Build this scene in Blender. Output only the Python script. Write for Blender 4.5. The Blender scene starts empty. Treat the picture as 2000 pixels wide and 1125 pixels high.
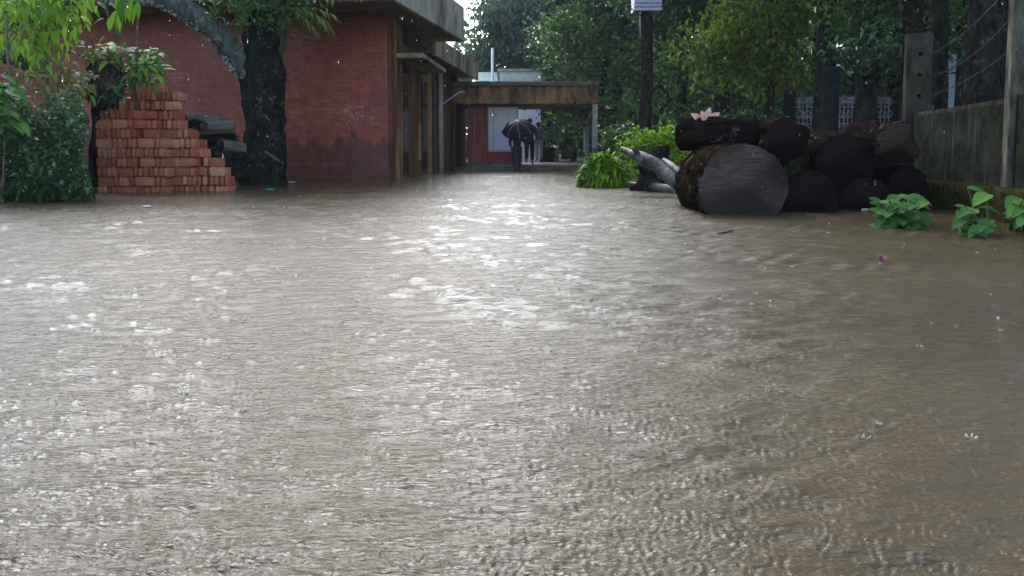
import bpy, bmesh, math, random
import numpy as np
from mathutils import Vector, Matrix, noise as mnoise

random.seed(7)
RNG = np.random.default_rng(11)
scene = bpy.context.scene
COL = scene.collection
R = math.radians

# ------------------------------------------------------------------ camera
H = 0.55
F = 1455.0
PITCH = R(4.0)
HOR = 297.0
PRINC = HOR + F * math.tan(PITCH)
cam_d = bpy.data.cameras.new("camera")
cam = bpy.data.objects.new("camera", cam_d)
COL.objects.link(cam)
cam.location = (0, 0, H)
cam.rotation_euler = (math.pi / 2 - PITCH, 0, 0)
cam_d.lens = F / 2000 * 36
cam_d.sensor_width = 36
cam_d.shift_y = -(562.5 - PRINC) / 2000
cam_d.clip_start = 0.05
cam_d.clip_end = 1000
scene.camera = cam

def P(px, py, Y):
    """world point at depth Y seen at photo pixel px, py (measuring aid)"""
    x = (px - 1000) / F
    y = -(py - PRINC) / F
    d = Vector((x, y * math.sin(PITCH) + math.cos(PITCH), y * math.cos(PITCH) - math.sin(PITCH)))
    return Vector((0, 0, H)) + d * (Y / d.y)

# ------------------------------------------------------------------ materials
def new_mat(name):
    m = bpy.data.materials.new(name)
    m.use_nodes = True
    nt = m.node_tree
    b = nt.nodes["Principled BSDF"]
    return m, nt, b

def N(nt, kind, **kw):
    n = nt.nodes.new(kind)
    for k, v in kw.items():
        if k in n.inputs:
            n.inputs[k].default_value = v
        else:
            setattr(n, k, v)
    return n

def ramp(nt, fac, stops):
    r = nt.nodes.new("ShaderNodeValToRGB")
    el = r.color_ramp.elements
    while len(el) < len(stops):
        el.new(0.5)
    for e, (p, c) in zip(el, stops):
        e.position = p
        e.color = (*c, 1) if len(c) == 3 else c
    nt.links.new(fac, r.inputs["Fac"])
    return r.outputs["Color"]

def coords(nt, scale=(1, 1, 1), kind="Object"):
    tc = nt.nodes.new("ShaderNodeTexCoord")
    mp = nt.nodes.new("ShaderNodeMapping")
    mp.inputs["Scale"].default_value = scale
    nt.links.new(tc.outputs[kind], mp.inputs["Vector"])
    return mp.outputs["Vector"]

def mixc(nt, fac, a, b, mode="MIX"):
    m = nt.nodes.new("ShaderNodeMix")
    m.data_type = "RGBA"
    m.blend_type = mode
    for sock, v in ((m.inputs["Factor"], fac), (m.inputs["A"], a), (m.inputs["B"], b)):
        pass
    def put(s, v):
        if isinstance(v, (int, float)):
            s.default_value = v
        elif isinstance(v, (tuple, list)):
            s.default_value = (*v, 1) if len(v) == 3 else v
        else:
            nt.links.new(v, s)
    put(m.inputs[0], fac)
    put(m.inputs[6], a)
    put(m.inputs[7], b)
    return m.outputs[2]

def noise_tex(nt, vec, scale, detail=4, rough=0.6, dist=0.0):
    n = N(nt, "ShaderNodeTexNoise", Scale=scale, Detail=detail, Roughness=rough, Distortion=dist)
    nt.links.new(vec, n.inputs["Vector"])
    return n.outputs["Fac"]

def bump(nt, b, h, strength=0.3, dist=0.02):
    bp = N(nt, "ShaderNodeBump", Strength=strength, Distance=dist)
    nt.links.new(h, bp.inputs["Height"])
    nt.links.new(bp.outputs["Normal"], b.inputs["Normal"])
    return bp

def mottled(name, c1, c2, scale=6, rough=0.6, bump_s=0.3, stretch=(1, 1, 1), c3=None, scale2=1.2, bdist=0.01):
    """two-tone worn surface, optional third large-scale stain colour"""
    m, nt, b = new_mat(name)
    v = coords(nt, stretch)
    f = noise_tex(nt, v, scale, 6, 0.65)
    col = ramp(nt, f, [(0.36, c1), (0.64, c2)])
    if c3 is not None:
        f2 = noise_tex(nt, v, scale2, 5, 0.7)
        k = ramp(nt, f2, [(0.48, (0, 0, 0)), (0.62, (1, 1, 1))])
        col = mixc(nt, k, col, c3)
    nt.links.new(col, b.inputs["Base Color"])
    b.inputs["Roughness"].default_value = rough
    b.inputs["Specular IOR Level"].default_value = 0.15
    if bump_s:
        bump(nt, b, f, bump_s, bdist)
    return m

def bark_mat(name, c1, c2, fleck=None, fleck_amt=0.6, rough=0.6, scale=14, bdist=0.05, spec=0.08, lscale=7):  # fleck colour: lichen on trees, painted wet glints on bark_log
    m, nt, b = new_mat(name)
    v = coords(nt, (1, 1, 0.22))
    f = noise_tex(nt, v, scale, 8, 0.72, 0.6)
    col = ramp(nt, f, [(0.38, c1), (0.62, c2)])
    if fleck is not None:
        v2 = coords(nt)
        f2 = noise_tex(nt, v2, lscale, 7, 0.75)
        k = ramp(nt, f2, [(fleck_amt - 0.05, (0, 0, 0)), (fleck_amt + 0.05, (1, 1, 1))])
        col = mixc(nt, k, col, fleck)
    nt.links.new(col, b.inputs["Base Color"])
    b.inputs["Roughness"].default_value = rough
    b.inputs["Specular IOR Level"].default_value = spec
    bump(nt, b, f, 1.0, bdist)
    return m

def leaf_mat(name, stops, rough=0.30, trans=0.32, spec=0.5):
    m, nt, b = new_mat(name)
    g = nt.nodes.new("ShaderNodeNewGeometry")
    col = ramp(nt, g.outputs["Random Per Island"], stops)
    nt.links.new(col, b.inputs["Base Color"])
    b.inputs["Roughness"].default_value = rough
    b.inputs["Specular IOR Level"].default_value = spec
    t = nt.nodes.new("ShaderNodeBsdfTranslucent")
    tc = mixc(nt, 1.0, col, (1.0, 1.0, 0.55), "MULTIPLY")
    nt.links.new(tc, t.inputs["Color"])
    mx = N(nt, "ShaderNodeMixShader")
    mx.inputs[0].default_value = trans
    nt.links.new(b.outputs[0], mx.inputs[1])
    nt.links.new(t.outputs[0], mx.inputs[2])
    nt.links.new(mx.outputs[0], nt.nodes["Material Output"].inputs["Surface"])
    return m

M = {}
M["leaf_mid"] = leaf_mat("leaf_mid", [(0.0, (0.026, 0.081, 0.025)), (0.5, (0.071, 0.178, 0.046)), (0.85, (0.152, 0.285, 0.071)), (1, (0.304, 0.428, 0.125))])
M["leaf_dark"] = leaf_mat("leaf_dark", [(0.0, (0.023, 0.070, 0.038)), (0.6, (0.050, 0.125, 0.058)), (1, (0.106, 0.211, 0.086))])
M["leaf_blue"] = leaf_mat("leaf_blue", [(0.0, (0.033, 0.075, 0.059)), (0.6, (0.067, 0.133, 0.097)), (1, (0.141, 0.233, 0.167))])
M["leaf_yellow"] = leaf_mat("leaf_yellow", [(0.0, (0.052, 0.117, 0.019)), (0.5, (0.130, 0.221, 0.026)), (1, (0.286, 0.338, 0.052))], trans=0.35)
M["leaf_lime"] = leaf_mat("leaf_lime", [(0.0, (0.05, 0.15, 0.012)), (0.5, (0.17, 0.35, 0.016)), (1, (0.33, 0.50, 0.035))], trans=0.35)
M["leaf_hedge"] = leaf_mat("leaf_hedge", [(0.0, (0.026, 0.085, 0.036)), (0.6, (0.058, 0.156, 0.058)), (1, (0.143, 0.286, 0.098))], rough=0.3)
M["leaf_broad"] = leaf_mat("leaf_broad", [(0.0, (0.039, 0.121, 0.028)), (0.6, (0.077, 0.209, 0.039)), (1, (0.143, 0.297, 0.055))], rough=0.4, spec=0.3)
M["leaf_olive"] = leaf_mat("leaf_olive", [(0.0, (0.10, 0.08, 0.02)), (0.5, (0.16, 0.15, 0.03)), (1, (0.32, 0.29, 0.10))], trans=0.3)
M["leaf_dead"] = leaf_mat("leaf_dead", [(0.0, (0.02, 0.012, 0.008)), (1, (0.06, 0.035, 0.025))], rough=0.7, trans=0.05)
M["bark_dark"] = bark_mat("bark_dark", (0.005, 0.005, 0.005), (0.036, 0.033, 0.028), (0.07, 0.085, 0.055), 0.61)
M["bark_moss"] = bark_mat("bark_moss", (0.005, 0.006, 0.006), (0.028, 0.030, 0.024), (0.17, 0.19, 0.15), 0.625, scale=13, lscale=10)
M["bark_limb"] = bark_mat("bark_limb", (0.045, 0.053, 0.055), (0.13, 0.145, 0.14), (0.24, 0.25, 0.23), 0.60, scale=10)
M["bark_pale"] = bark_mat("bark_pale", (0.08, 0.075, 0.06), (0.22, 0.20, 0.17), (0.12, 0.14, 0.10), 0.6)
M["bark_log"] = bark_mat("bark_log", (0.004, 0.003, 0.0027), (0.022, 0.015, 0.0125), (0.17, 0.16, 0.16), 0.63, rough=0.5, scale=16, spec=0.12)  # pale flecks paint wet glints into the bark colour
M["bark_log_brown"] = bark_mat("bark_log_brown", (0.004, 0.003, 0.002), (0.022, 0.013, 0.007), (0.11, 0.09, 0.06), 0.60, rough=0.45, scale=12)
M["wood_grey"] = mottled("wood_grey", (0.022, 0.021, 0.020), (0.15, 0.147, 0.145), 16, 0.5, 0.9, (1, 1, 0.4), (0.03, 0.027, 0.025), 5)
M["fleck"] = mottled("fleck", (0.14, 0.15, 0.13), (0.42, 0.42, 0.39), 22, 0.85, 0.8, c3=(0.07, 0.085, 0.06), scale2=9)  # lichen crust of the arching limb
M["twig"] = mottled("twig", (0.10, 0.075, 0.05), (0.22, 0.17, 0.12), 20, 0.7)
M["vine"] = mottled("vine", (0.10, 0.085, 0.08), (0.18, 0.15, 0.14), 12, 0.7)

def cutface_mat(name, ca, cb, cc):
    m, nt, b = new_mat(name)
    tc = nt.nodes.new("ShaderNodeTexCoord")
    sep = nt.nodes.new("ShaderNodeSeparateXYZ")
    nt.links.new(tc.outputs["Object"], sep.inputs[0])
    cb_ = nt.nodes.new("ShaderNodeCombineXYZ")
    nt.links.new(sep.outputs["X"], cb_.inputs["X"])
    nt.links.new(sep.outputs["Y"], cb_.inputs["Y"])
    ln = N(nt, "ShaderNodeVectorMath", operation="LENGTH")
    nt.links.new(cb_.outputs[0], ln.inputs[0])
    nz = noise_tex(nt, tc.outputs["Object"], 5, 5, 0.6)
    ad = N(nt, "ShaderNodeMath", operation="MULTIPLY_ADD")
    nt.links.new(nz, ad.inputs[0]); ad.inputs[1].default_value = 0.12
    nt.links.new(ln.outputs["Value"], ad.inputs[2])
    sn = N(nt, "ShaderNodeMath", operation="MULTIPLY"); nt.links.new(ad.outputs[0], sn.inputs[0]); sn.inputs[1].default_value = 210
    s2 = N(nt, "ShaderNodeMath", operation="SINE"); nt.links.new(sn.outputs[0], s2.inputs[0])
    # saw marks: stretched streaks across the face
    v = coords(nt, (1.2, 16, 1))
    saw = noise_tex(nt, v, 5, 6, 0.7)
    base = ramp(nt, saw, [(0.32, ca), (0.68, cb)])
    # darker wet sector of heartwood
    wet = noise_tex(nt, tc.outputs["Object"], 1.7, 3, 0.5)
    k = ramp(nt, wet, [(0.42, (0, 0, 0)), (0.56, (1, 1, 1))])
    base = mixc(nt, k, base, cc)
    rk = ramp(nt, s2.outputs[0], [(0.0, (0.88, 0.88, 0.88)), (1.0, (1, 1, 1))])
    col = mixc(nt, 1.0, base, rk, "MULTIPLY")
    nt.links.new(col, b.inputs["Base Color"])
    b.inputs["Roughness"].default_value = 0.7
    b.inputs["Specular IOR Level"].default_value = 0.1
    bump(nt, b, saw, 0.5, 0.006)
    return m
M["cut_grey"] = cutface_mat("cut_grey", (0.034, 0.027, 0.022), (0.15, 0.122, 0.104), (0.040, 0.031, 0.026))
M["cut_dark"] = cutface_mat("cut_dark", (0.008, 0.0065, 0.006), (0.036, 0.028, 0.025), (0.009, 0.007, 0.006))
M["cut_red"] = cutface_mat("cut_red", (0.010, 0.006, 0.005), (0.04, 0.024, 0.021), (0.007, 0.005, 0.004))
M["cut_pale"] = cutface_mat("cut_pale", (0.035, 0.024, 0.019), (0.11, 0.075, 0.06), (0.018, 0.012, 0.01))

def brick_wall_mat():
    m, nt, b = new_mat("red_painted_brick")
    tc = nt.nodes.new("ShaderNodeTexCoord")
    sep = nt.nodes.new("ShaderNodeSeparateXYZ")
    nt.links.new(tc.outputs["Object"], sep.inputs[0])
    add = N(nt, "ShaderNodeMath", operation="ADD")
    nt.links.new(sep.outputs["X"], add.inputs[0]); nt.links.new(sep.outputs["Y"], add.inputs[1])
    cb = nt.nodes.new("ShaderNodeCombineXYZ")
    nt.links.new(add.outputs[0], cb.inputs["X"]); nt.links.new(sep.outputs["Z"], cb.inputs["Y"])
    br = N(nt, "ShaderNodeTexBrick", Scale=1.0)
    br.inputs["Brick Width"].default_value = 0.25
    br.inputs["Row Height"].default_value = 0.077
    br.inputs["Mortar Size"].default_value = 0.006
    br.inputs["Mortar Smooth"].default_value = 0.4
    br.inputs["Color1"].default_value = (0.235, 0.047, 0.029, 1)
    br.inputs["Color2"].default_value = (0.315, 0.068, 0.041, 1)
    br.inputs["Mortar"].default_value = (0.14, 0.035, 0.025, 1)
    nt.links.new(cb.outputs[0], br.inputs["Vector"])
    big = noise_tex(nt, tc.outputs["Object"], 0.9, 6, 0.65)
    tone = ramp(nt, big, [(0.35, (0.72, 0.70, 0.72)), (0.65, (1.2, 1.12, 1.05))])
    col = mixc(nt, 1.0, br.outputs["Color"], tone, "MULTIPLY")
    # flaked paint: small chips of lime plaster, gathered in one worn patch and along a low band
    chip = noise_tex(nt, tc.outputs["Object"], 14, 6, 0.8)
    dist = N(nt, "ShaderNodeVectorMath", operation="DISTANCE")
    mp = nt.nodes.new("ShaderNodeMapping")
    mp.inputs["Scale"].default_value = (0.9, 0.02, 1.35)
    nt.links.new(tc.outputs["Object"], mp.inputs["Vector"])
    nt.links.new(mp.outputs[0], dist.inputs[0])
    dist.inputs[1].default_value = (-0.72 * 0.9, 0, 1.32 * 1.35)
    dn = N(nt, "ShaderNodeMath", operation="MULTIPLY_ADD")
    nz = noise_tex(nt, tc.outputs["Object"], 3.0, 4, 0.7)
    nt.links.new(nz, dn.inputs[0]); dn.inputs[1].default_value = 0.7
    nt.links.new(dist.outputs["Value"], dn.inputs[2])
    area = ramp(nt, dn.outputs[0], [(0.45, (0.130, 0.130, 0.130)), (1.4, (0, 0, 0))])
    bandv = N(nt, "ShaderNodeMath", operation="COMPARE")
    nt.links.new(sep.outputs["Z"], bandv.inputs[0]); bandv.inputs[1].default_value = 0.30; bandv.inputs[2].default_value = 0.035
    bm_ = N(nt, "ShaderNodeMath", operation="MULTIPLY"); nt.links.new(bandv.outputs[0], bm_.inputs[0]); bm_.inputs[1].default_value = 0.10
    s1 = N(nt, "ShaderNodeMath", operation="ADD"); nt.links.new(chip, s1.inputs[0]); nt.links.new(area, s1.inputs[1])
    s2 = N(nt, "ShaderNodeMath", operation="ADD"); nt.links.new(s1.outputs[0], s2.inputs[0]); nt.links.new(bm_.outputs[0], s2.inputs[1])
    k = ramp(nt, s2.outputs[0], [(0.635, (0, 0, 0)), (0.665, (0.8, 0.8, 0.8))])
    col = mixc(nt, k, col, (0.36, 0.21, 0.18))
    # rain-washed paler vertical streaks
    v3 = coords(nt, (3.5, 3.5, 0.12))
    st = noise_tex(nt, v3, 3, 4, 0.6)
    kk = ramp(nt, st, [(0.58, (0, 0, 0)), (0.75, (0.4, 0.4, 0.4))])
    col = mixc(nt, kk, col, (0.17, 0.065, 0.06))
    # damp tide stain rising from the flood
    dz = N(nt, "ShaderNodeMath", operation="MULTIPLY_ADD")
    dnz = noise_tex(nt, coords(nt, (2.5, 2.5, 0.6)), 1.5, 6, 0.7)
    nt.links.new(dnz, dz.inputs[0]); dz.inputs[1].default_value = -1.5
    nt.links.new(sep.outputs["Z"], dz.inputs[2])
    damp = ramp(nt, dz.outputs[0], [(-0.6 + 0.6, (0.45, 0.42, 0.42)), (0.12, (1, 1, 1))])
    col = mixc(nt, 1.0, col, damp, "MULTIPLY")
    mott = noise_tex(nt, tc.outputs["Object"], 5.5, 7, 0.75)
    mt = ramp(nt, mott, [(0.36, (0.62, 0.6, 0.6)), (0.62, (1.25, 1.22, 1.18))])
    col = mixc(nt, 1.0, col, mt, "MULTIPLY")
    nt.links.new(col, b.inputs["Base Color"])
    b.inputs["Roughness"].default_value = 0.42
    b.inputs["Specular IOR Level"].default_value = 0.35
    bump(nt, b, br.outputs["Fac"], -0.5, 0.01)
    return m
M["brickwall"] = brick_wall_mat()
M["red_paint"] = mottled("red_paint", (0.30, 0.045, 0.035), (0.48, 0.085, 0.065), 5, 0.6, 0.2, (1, 1, 0.4), (0.20, 0.04, 0.04), 2.5)
M["brown_paint"] = mottled("brown_paint", (0.10, 0.048, 0.032), (0.22, 0.115, 0.072), 4, 0.6, 0.2, (1, 1, 0.2), (0.07, 0.04, 0.03), 1.6)
M["ochre_paint"] = mottled("ochre_paint", (0.26, 0.155, 0.06), (0.44, 0.28, 0.12), 4, 0.6, 0.2, (1, 1, 0.2), (0.12, 0.06, 0.04), 1.6)
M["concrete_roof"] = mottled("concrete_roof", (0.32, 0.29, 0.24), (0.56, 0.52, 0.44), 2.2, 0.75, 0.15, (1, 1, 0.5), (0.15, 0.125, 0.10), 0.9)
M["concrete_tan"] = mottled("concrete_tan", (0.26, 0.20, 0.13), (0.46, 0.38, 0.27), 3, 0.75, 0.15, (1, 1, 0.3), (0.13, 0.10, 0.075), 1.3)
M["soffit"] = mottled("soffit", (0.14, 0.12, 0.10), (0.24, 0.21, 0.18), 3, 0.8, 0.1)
M["rust_beam"] = mottled("rust_beam", (0.07, 0.045, 0.03), (0.42, 0.21, 0.075), 2.4, 0.7, 0.2, (1.2, 1, 0.5), (0.035, 0.03, 0.025), 1.7)
M["concrete_col"] = mottled("concrete_col", (0.30, 0.29, 0.27), (0.52, 0.50, 0.47), 7, 0.75, 0.2)
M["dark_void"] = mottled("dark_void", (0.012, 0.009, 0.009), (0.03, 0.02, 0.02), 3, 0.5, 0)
M["dark_glass"] = mottled("dark_glass", (0.012, 0.010, 0.010), (0.03, 0.02, 0.018), 2, 0.15, 0)
M["white_paint"] = mottled("white_paint", (0.62, 0.64, 0.70), (0.80, 0.81, 0.85), 4, 0.5, 0.05)
M["panel_white"] = mottled("panel_white", (0.60, 0.60, 0.70), (0.78, 0.77, 0.86), 5, 0.4, 0.03, c3=(0.55, 0.52, 0.58), scale2=5)
M["greenish_glass"] = mottled("greenish_glass", (0.50, 0.62, 0.58), (0.68, 0.76, 0.72), 3, 0.3, 0)
M["metal_grey"] = mottled("metal_grey", (0.30, 0.30, 0.30), (0.5, 0.5, 0.5), 9, 0.4, 0.05)
M["post_concrete"] = mottled("post_concrete", (0.022, 0.020, 0.015), (0.07, 0.063, 0.048), 9, 0.7, 0.5, (1, 1, 0.35), (0.022, 0.025, 0.017), 3, 0.01)
M["post_pale"] = mottled("post_pale", (0.035, 0.031, 0.024), (0.17, 0.152, 0.12), 9, 0.7, 0.6, (1, 1, 0.25), (0.04, 0.034, 0.025), 4, 0.012)
M["post_dark"] = mottled("post_dark", (0.008, 0.009, 0.011), (0.026, 0.026, 0.028), 8, 0.6, 0.4)
M["lattice_paint"] = mottled("lattice_paint", (0.14, 0.14, 0.17), (0.46, 0.46, 0.53), 6, 0.5, 0)
M["lavender"] = mottled("lavender", (0.45, 0.44, 0.60), (0.62, 0.60, 0.75), 10, 0.35, 0.05)
M["black_metal"] = mottled("black_metal", (0.012, 0.012, 0.014), (0.03, 0.03, 0.033), 12, 0.45, 0.1)
M["wire"] = mottled("wire", (0.015, 0.015, 0.016), (0.035, 0.035, 0.037), 30, 0.4, 0)
M["bluegrey_wall"] = mottled("bluegrey_wall", (0.20, 0.24, 0.30), (0.30, 0.35, 0.42), 2, 0.7, 0.1)
M["navy_wall"] = mottled("navy_wall", (0.02, 0.022, 0.035), (0.04, 0.042, 0.06), 3, 0.7, 0.1)
M["pink"] = mottled("pink", (0.42, 0.09, 0.24), (0.55, 0.2, 0.36), 40, 0.4, 0)
M["salmon"] = mottled("salmon", (0.62, 0.26, 0.22), (0.75, 0.46, 0.36), 25, 0.5, 0.2)
M["teal_plastic"] = mottled("teal_plastic", (0.03, 0.30, 0.22), (0.06, 0.42, 0.32), 15, 0.3, 0.1)
M["pale_litter"] = mottled("pale_litter", (0.5, 0.46, 0.42), (0.75, 0.7, 0.66), 20, 0.5, 0.1)
M["skin"] = mottled("skin", (0.10, 0.055, 0.035), (0.15, 0.08, 0.05), 14, 0.5, 0.05)
M["hair"] = mottled("hair", (0.008, 0.007, 0.007), (0.018, 0.015, 0.014), 60, 0.5, 0.2)
M["cloth_black"] = mottled("cloth_black", (0.012, 0.013, 0.018), (0.024, 0.025, 0.032), 25, 0.8, 0.2)
M["cloth_dark"] = mottled("cloth_dark", (0.025, 0.025, 0.028), (0.045, 0.042, 0.04), 25, 0.8, 0.2)
M["cloth_blue"] = mottled("cloth_blue", (0.11, 0.15, 0.18), (0.19, 0.24, 0.27), 25, 0.8, 0.2)
M["cloth_pale"] = mottled("cloth_pale", (0.22, 0.23, 0.24), (0.34, 0.35, 0.36), 25, 0.8, 0.2)
M["umbrella_cloth"] = mottled("umbrella_cloth", (0.018, 0.018, 0.024), (0.03, 0.03, 0.038), 10, 0.32, 0.05)

def wall_conc_mat():
    m, nt, b = new_mat("mossy_concrete_wall")
    v = coords(nt)
    f = noise_tex(nt, v, 5, 7, 0.7)
    col = ramp(nt, f, [(0.35, (0.011, 0.013, 0.009)), (0.65, (0.036, 0.040, 0.028))])
    st = noise_tex(nt, coords(nt, (9, 9, 0.5)), 2, 5, 0.65)
    k = ramp(nt, st, [(0.60, (0, 0, 0)), (0.70, (0.8, 0.8, 0.8))])
    col = mixc(nt, k, col, (0.09, 0.088, 0.08))
    br = noise_tex(nt, v, 1.5, 5, 0.6)
    k2 = ramp(nt, br, [(0.5, (0, 0, 0)), (0.65, (0.8, 0.8, 0.8))])
    col = mixc(nt, k2, col, (0.022, 0.016, 0.010))
    nt.links.new(col, b.inputs["Base Color"])
    b.inputs["Roughness"].default_value = 0.85
    b.inputs["Specular IOR Level"].default_value = 0.06
    bump(nt, b, f, 0.5, 0.012)
    return m
M["mossy_wall"] = wall_conc_mat()
M["moss"] = mottled("moss", (0.012, 0.014, 0.006), (0.05, 0.042, 0.016), 14, 0.9, 0.9, c3=(0.025, 0.034, 0.01), scale2=6, bdist=0.02)

def loose_brick_mat():
    m, nt, b = new_mat("loose_brick")
    oi = nt.nodes.new("ShaderNodeObjectInfo")
    c = ramp(nt, oi.outputs["Random"], [(0, (0.32, 0.085, 0.042)), (0.25, (0.46, 0.135, 0.068)), (0.6, (0.56, 0.19, 0.10)), (0.9, (0.60, 0.29, 0.17)), (1, (0.42, 0.18, 0.11))])
    v = coords(nt)
    f = noise_tex(nt, v, 26, 6, 0.7)
    t = ramp(nt, f, [(0.3, (0.6, 0.58, 0.56)), (0.7, (1.15, 1.1, 1.05))])
    c = mixc(nt, 1.0, c, t, "MULTIPLY")
    g = noise_tex(nt, v, 9, 4, 0.6)
    k = ramp(nt, g, [(0.60, (0, 0, 0)), (0.74, (0.6, 0.6, 0.6))])
    c = mixc(nt, k, c, (0.42, 0.33, 0.27))
    nt.links.new(c, b.inputs["Base Color"])
    b.inputs["Roughness"].default_value = 0.7
    bump(nt, b, f, 0.5, 0.006)
    return m
M["brick"] = loose_brick_mat()

def water_mat():
    m, nt, b = new_mat("muddy_water")
    v = coords(nt)
    f = noise_tex(nt, v, 0.7, 4, 0.55)
    col = ramp(nt, f, [(0.35, (0.068, 0.046, 0.020)), (0.65, (0.097, 0.068, 0.031))])
    nt.links.new(col, b.inputs["Base Color"])
    b.inputs["Roughness"].default_value = 0.06
    b.inputs["IOR"].default_value = 1.37
    n1 = noise_tex(nt, coords(nt, (0.4, 1.5, 1)), 95, 4, 0.6, 0.6)
    n2 = noise_tex(nt, coords(nt, (0.38, 1.6, 1)), 30, 3, 0.55, 0.8)
    ad = N(nt, "ShaderNodeMath", operation="MULTIPLY_ADD")
    nt.links.new(n2, ad.inputs[0]); ad.inputs[1].default_value = 1.0
    nt.links.new(n1, ad.inputs[2])
    bump(nt, b, ad.outputs[0], 0.6, 0.010)
    return m
M["water"] = water_mat()
M["ground"] = mottled("ground", (0.06, 0.05, 0.03), (0.12, 0.10, 0.06), 3, 0.9, 0.5, c3=(0.04, 0.07, 0.02), scale2=0.8)
M["path"] = mottled("path", (0.22, 0.20, 0.18), (0.36, 0.33, 0.30), 2, 0.5, 0.2, c3=(0.16, 0.13, 0.11), scale2=0.7)
M["kerb"] = mottled("kerb", (0.08, 0.065, 0.055), (0.17, 0.14, 0.12), 5, 0.7, 0.3)

def rain_mat():
    m, nt, b = new_mat("rain_water")
    b.inputs["Base Color"].default_value = (1, 1, 1, 1)
    b.inputs["Roughness"].default_value = 0.05
    b.inputs["IOR"].default_value = 1.33
    b.inputs["Transmission Weight"].default_value = 1.0
    return m
M["rain"] = rain_mat()
M["splash"] = mottled("splash", (0.5, 0.47, 0.40), (0.66, 0.63, 0.56), 60, 0.1, 0)

for n_ in ("mossy_wall", "moss", "post_concrete", "post_pale", "post_dark", "bark_dark", "bark_log_brown", "cut_grey", "cut_dark", "cut_red", "cut_pale", "bark_moss", "bark_limb", "brown_paint", "ochre_paint", "navy_wall"):
    M[n_].node_tree.nodes["Principled BSDF"].inputs["Specular IOR Level"].default_value = 0.0
for n_ in ("leaf_olive", "leaf_lime", "leaf_yellow", "leaf_broad"):
    M[n_].node_tree.nodes["Principled BSDF"].inputs["Specular IOR Level"].default_value = 0.2
    M[n_].node_tree.nodes["Principled BSDF"].inputs["Roughness"].default_value = 0.45
M["bark_log"].node_tree.nodes["Principled BSDF"].inputs["Specular IOR Level"].default_value = 0.0

# ------------------------------------------------------------------ object helpers
def props(o, label=None, cat=None, group=None, kind=None):
    if label: o["label"] = label
    if cat: o["category"] = cat
    if group: o["group"] = group
    if kind: o["kind"] = kind
    return o

def thing(name, label, cat, loc=(0, 0, 0), group=None, rot=None):
    o = bpy.data.objects.new(name, None)
    o.empty_display_size = 0.1
    COL.objects.link(o)
    o.location = loc
    if rot is not None:
        o.rotation_euler = rot
    return props(o, label, cat, group)

def link_mesh(name, me, mat, parent=None):
    o = bpy.data.objects.new(name, me)
    COL.objects.link(o)
    if mat is not None and not me.materials:
        me.materials.append(mat)
    if parent is not None:
        o.parent = parent
    return o

def root_loc(parent):
    while parent is not None and parent.parent is not None:
        parent = parent.parent
    return Vector(parent.location) if parent is not None else Vector((0, 0, 0))

def fast_mesh(name, verts, tris):
    verts = np.asarray(verts, dtype=np.float32)
    tris = np.asarray(tris, dtype=np.int32)
    me = bpy.data.meshes.new(name)
    k = tris.shape[1]
    me.vertices.add(len(verts)); me.vertices.foreach_set("co", verts.ravel())
    me.loops.add(tris.size); me.loops.foreach_set("vertex_index", tris.ravel())
    me.polygons.add(len(tris))
    me.polygons.foreach_set("loop_start", np.arange(len(tris), dtype=np.int32) * k)
    me.polygons.foreach_set("loop_total", np.full(len(tris), k, dtype=np.int32))
    me.update(calc_edges=True)
    return me

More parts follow.
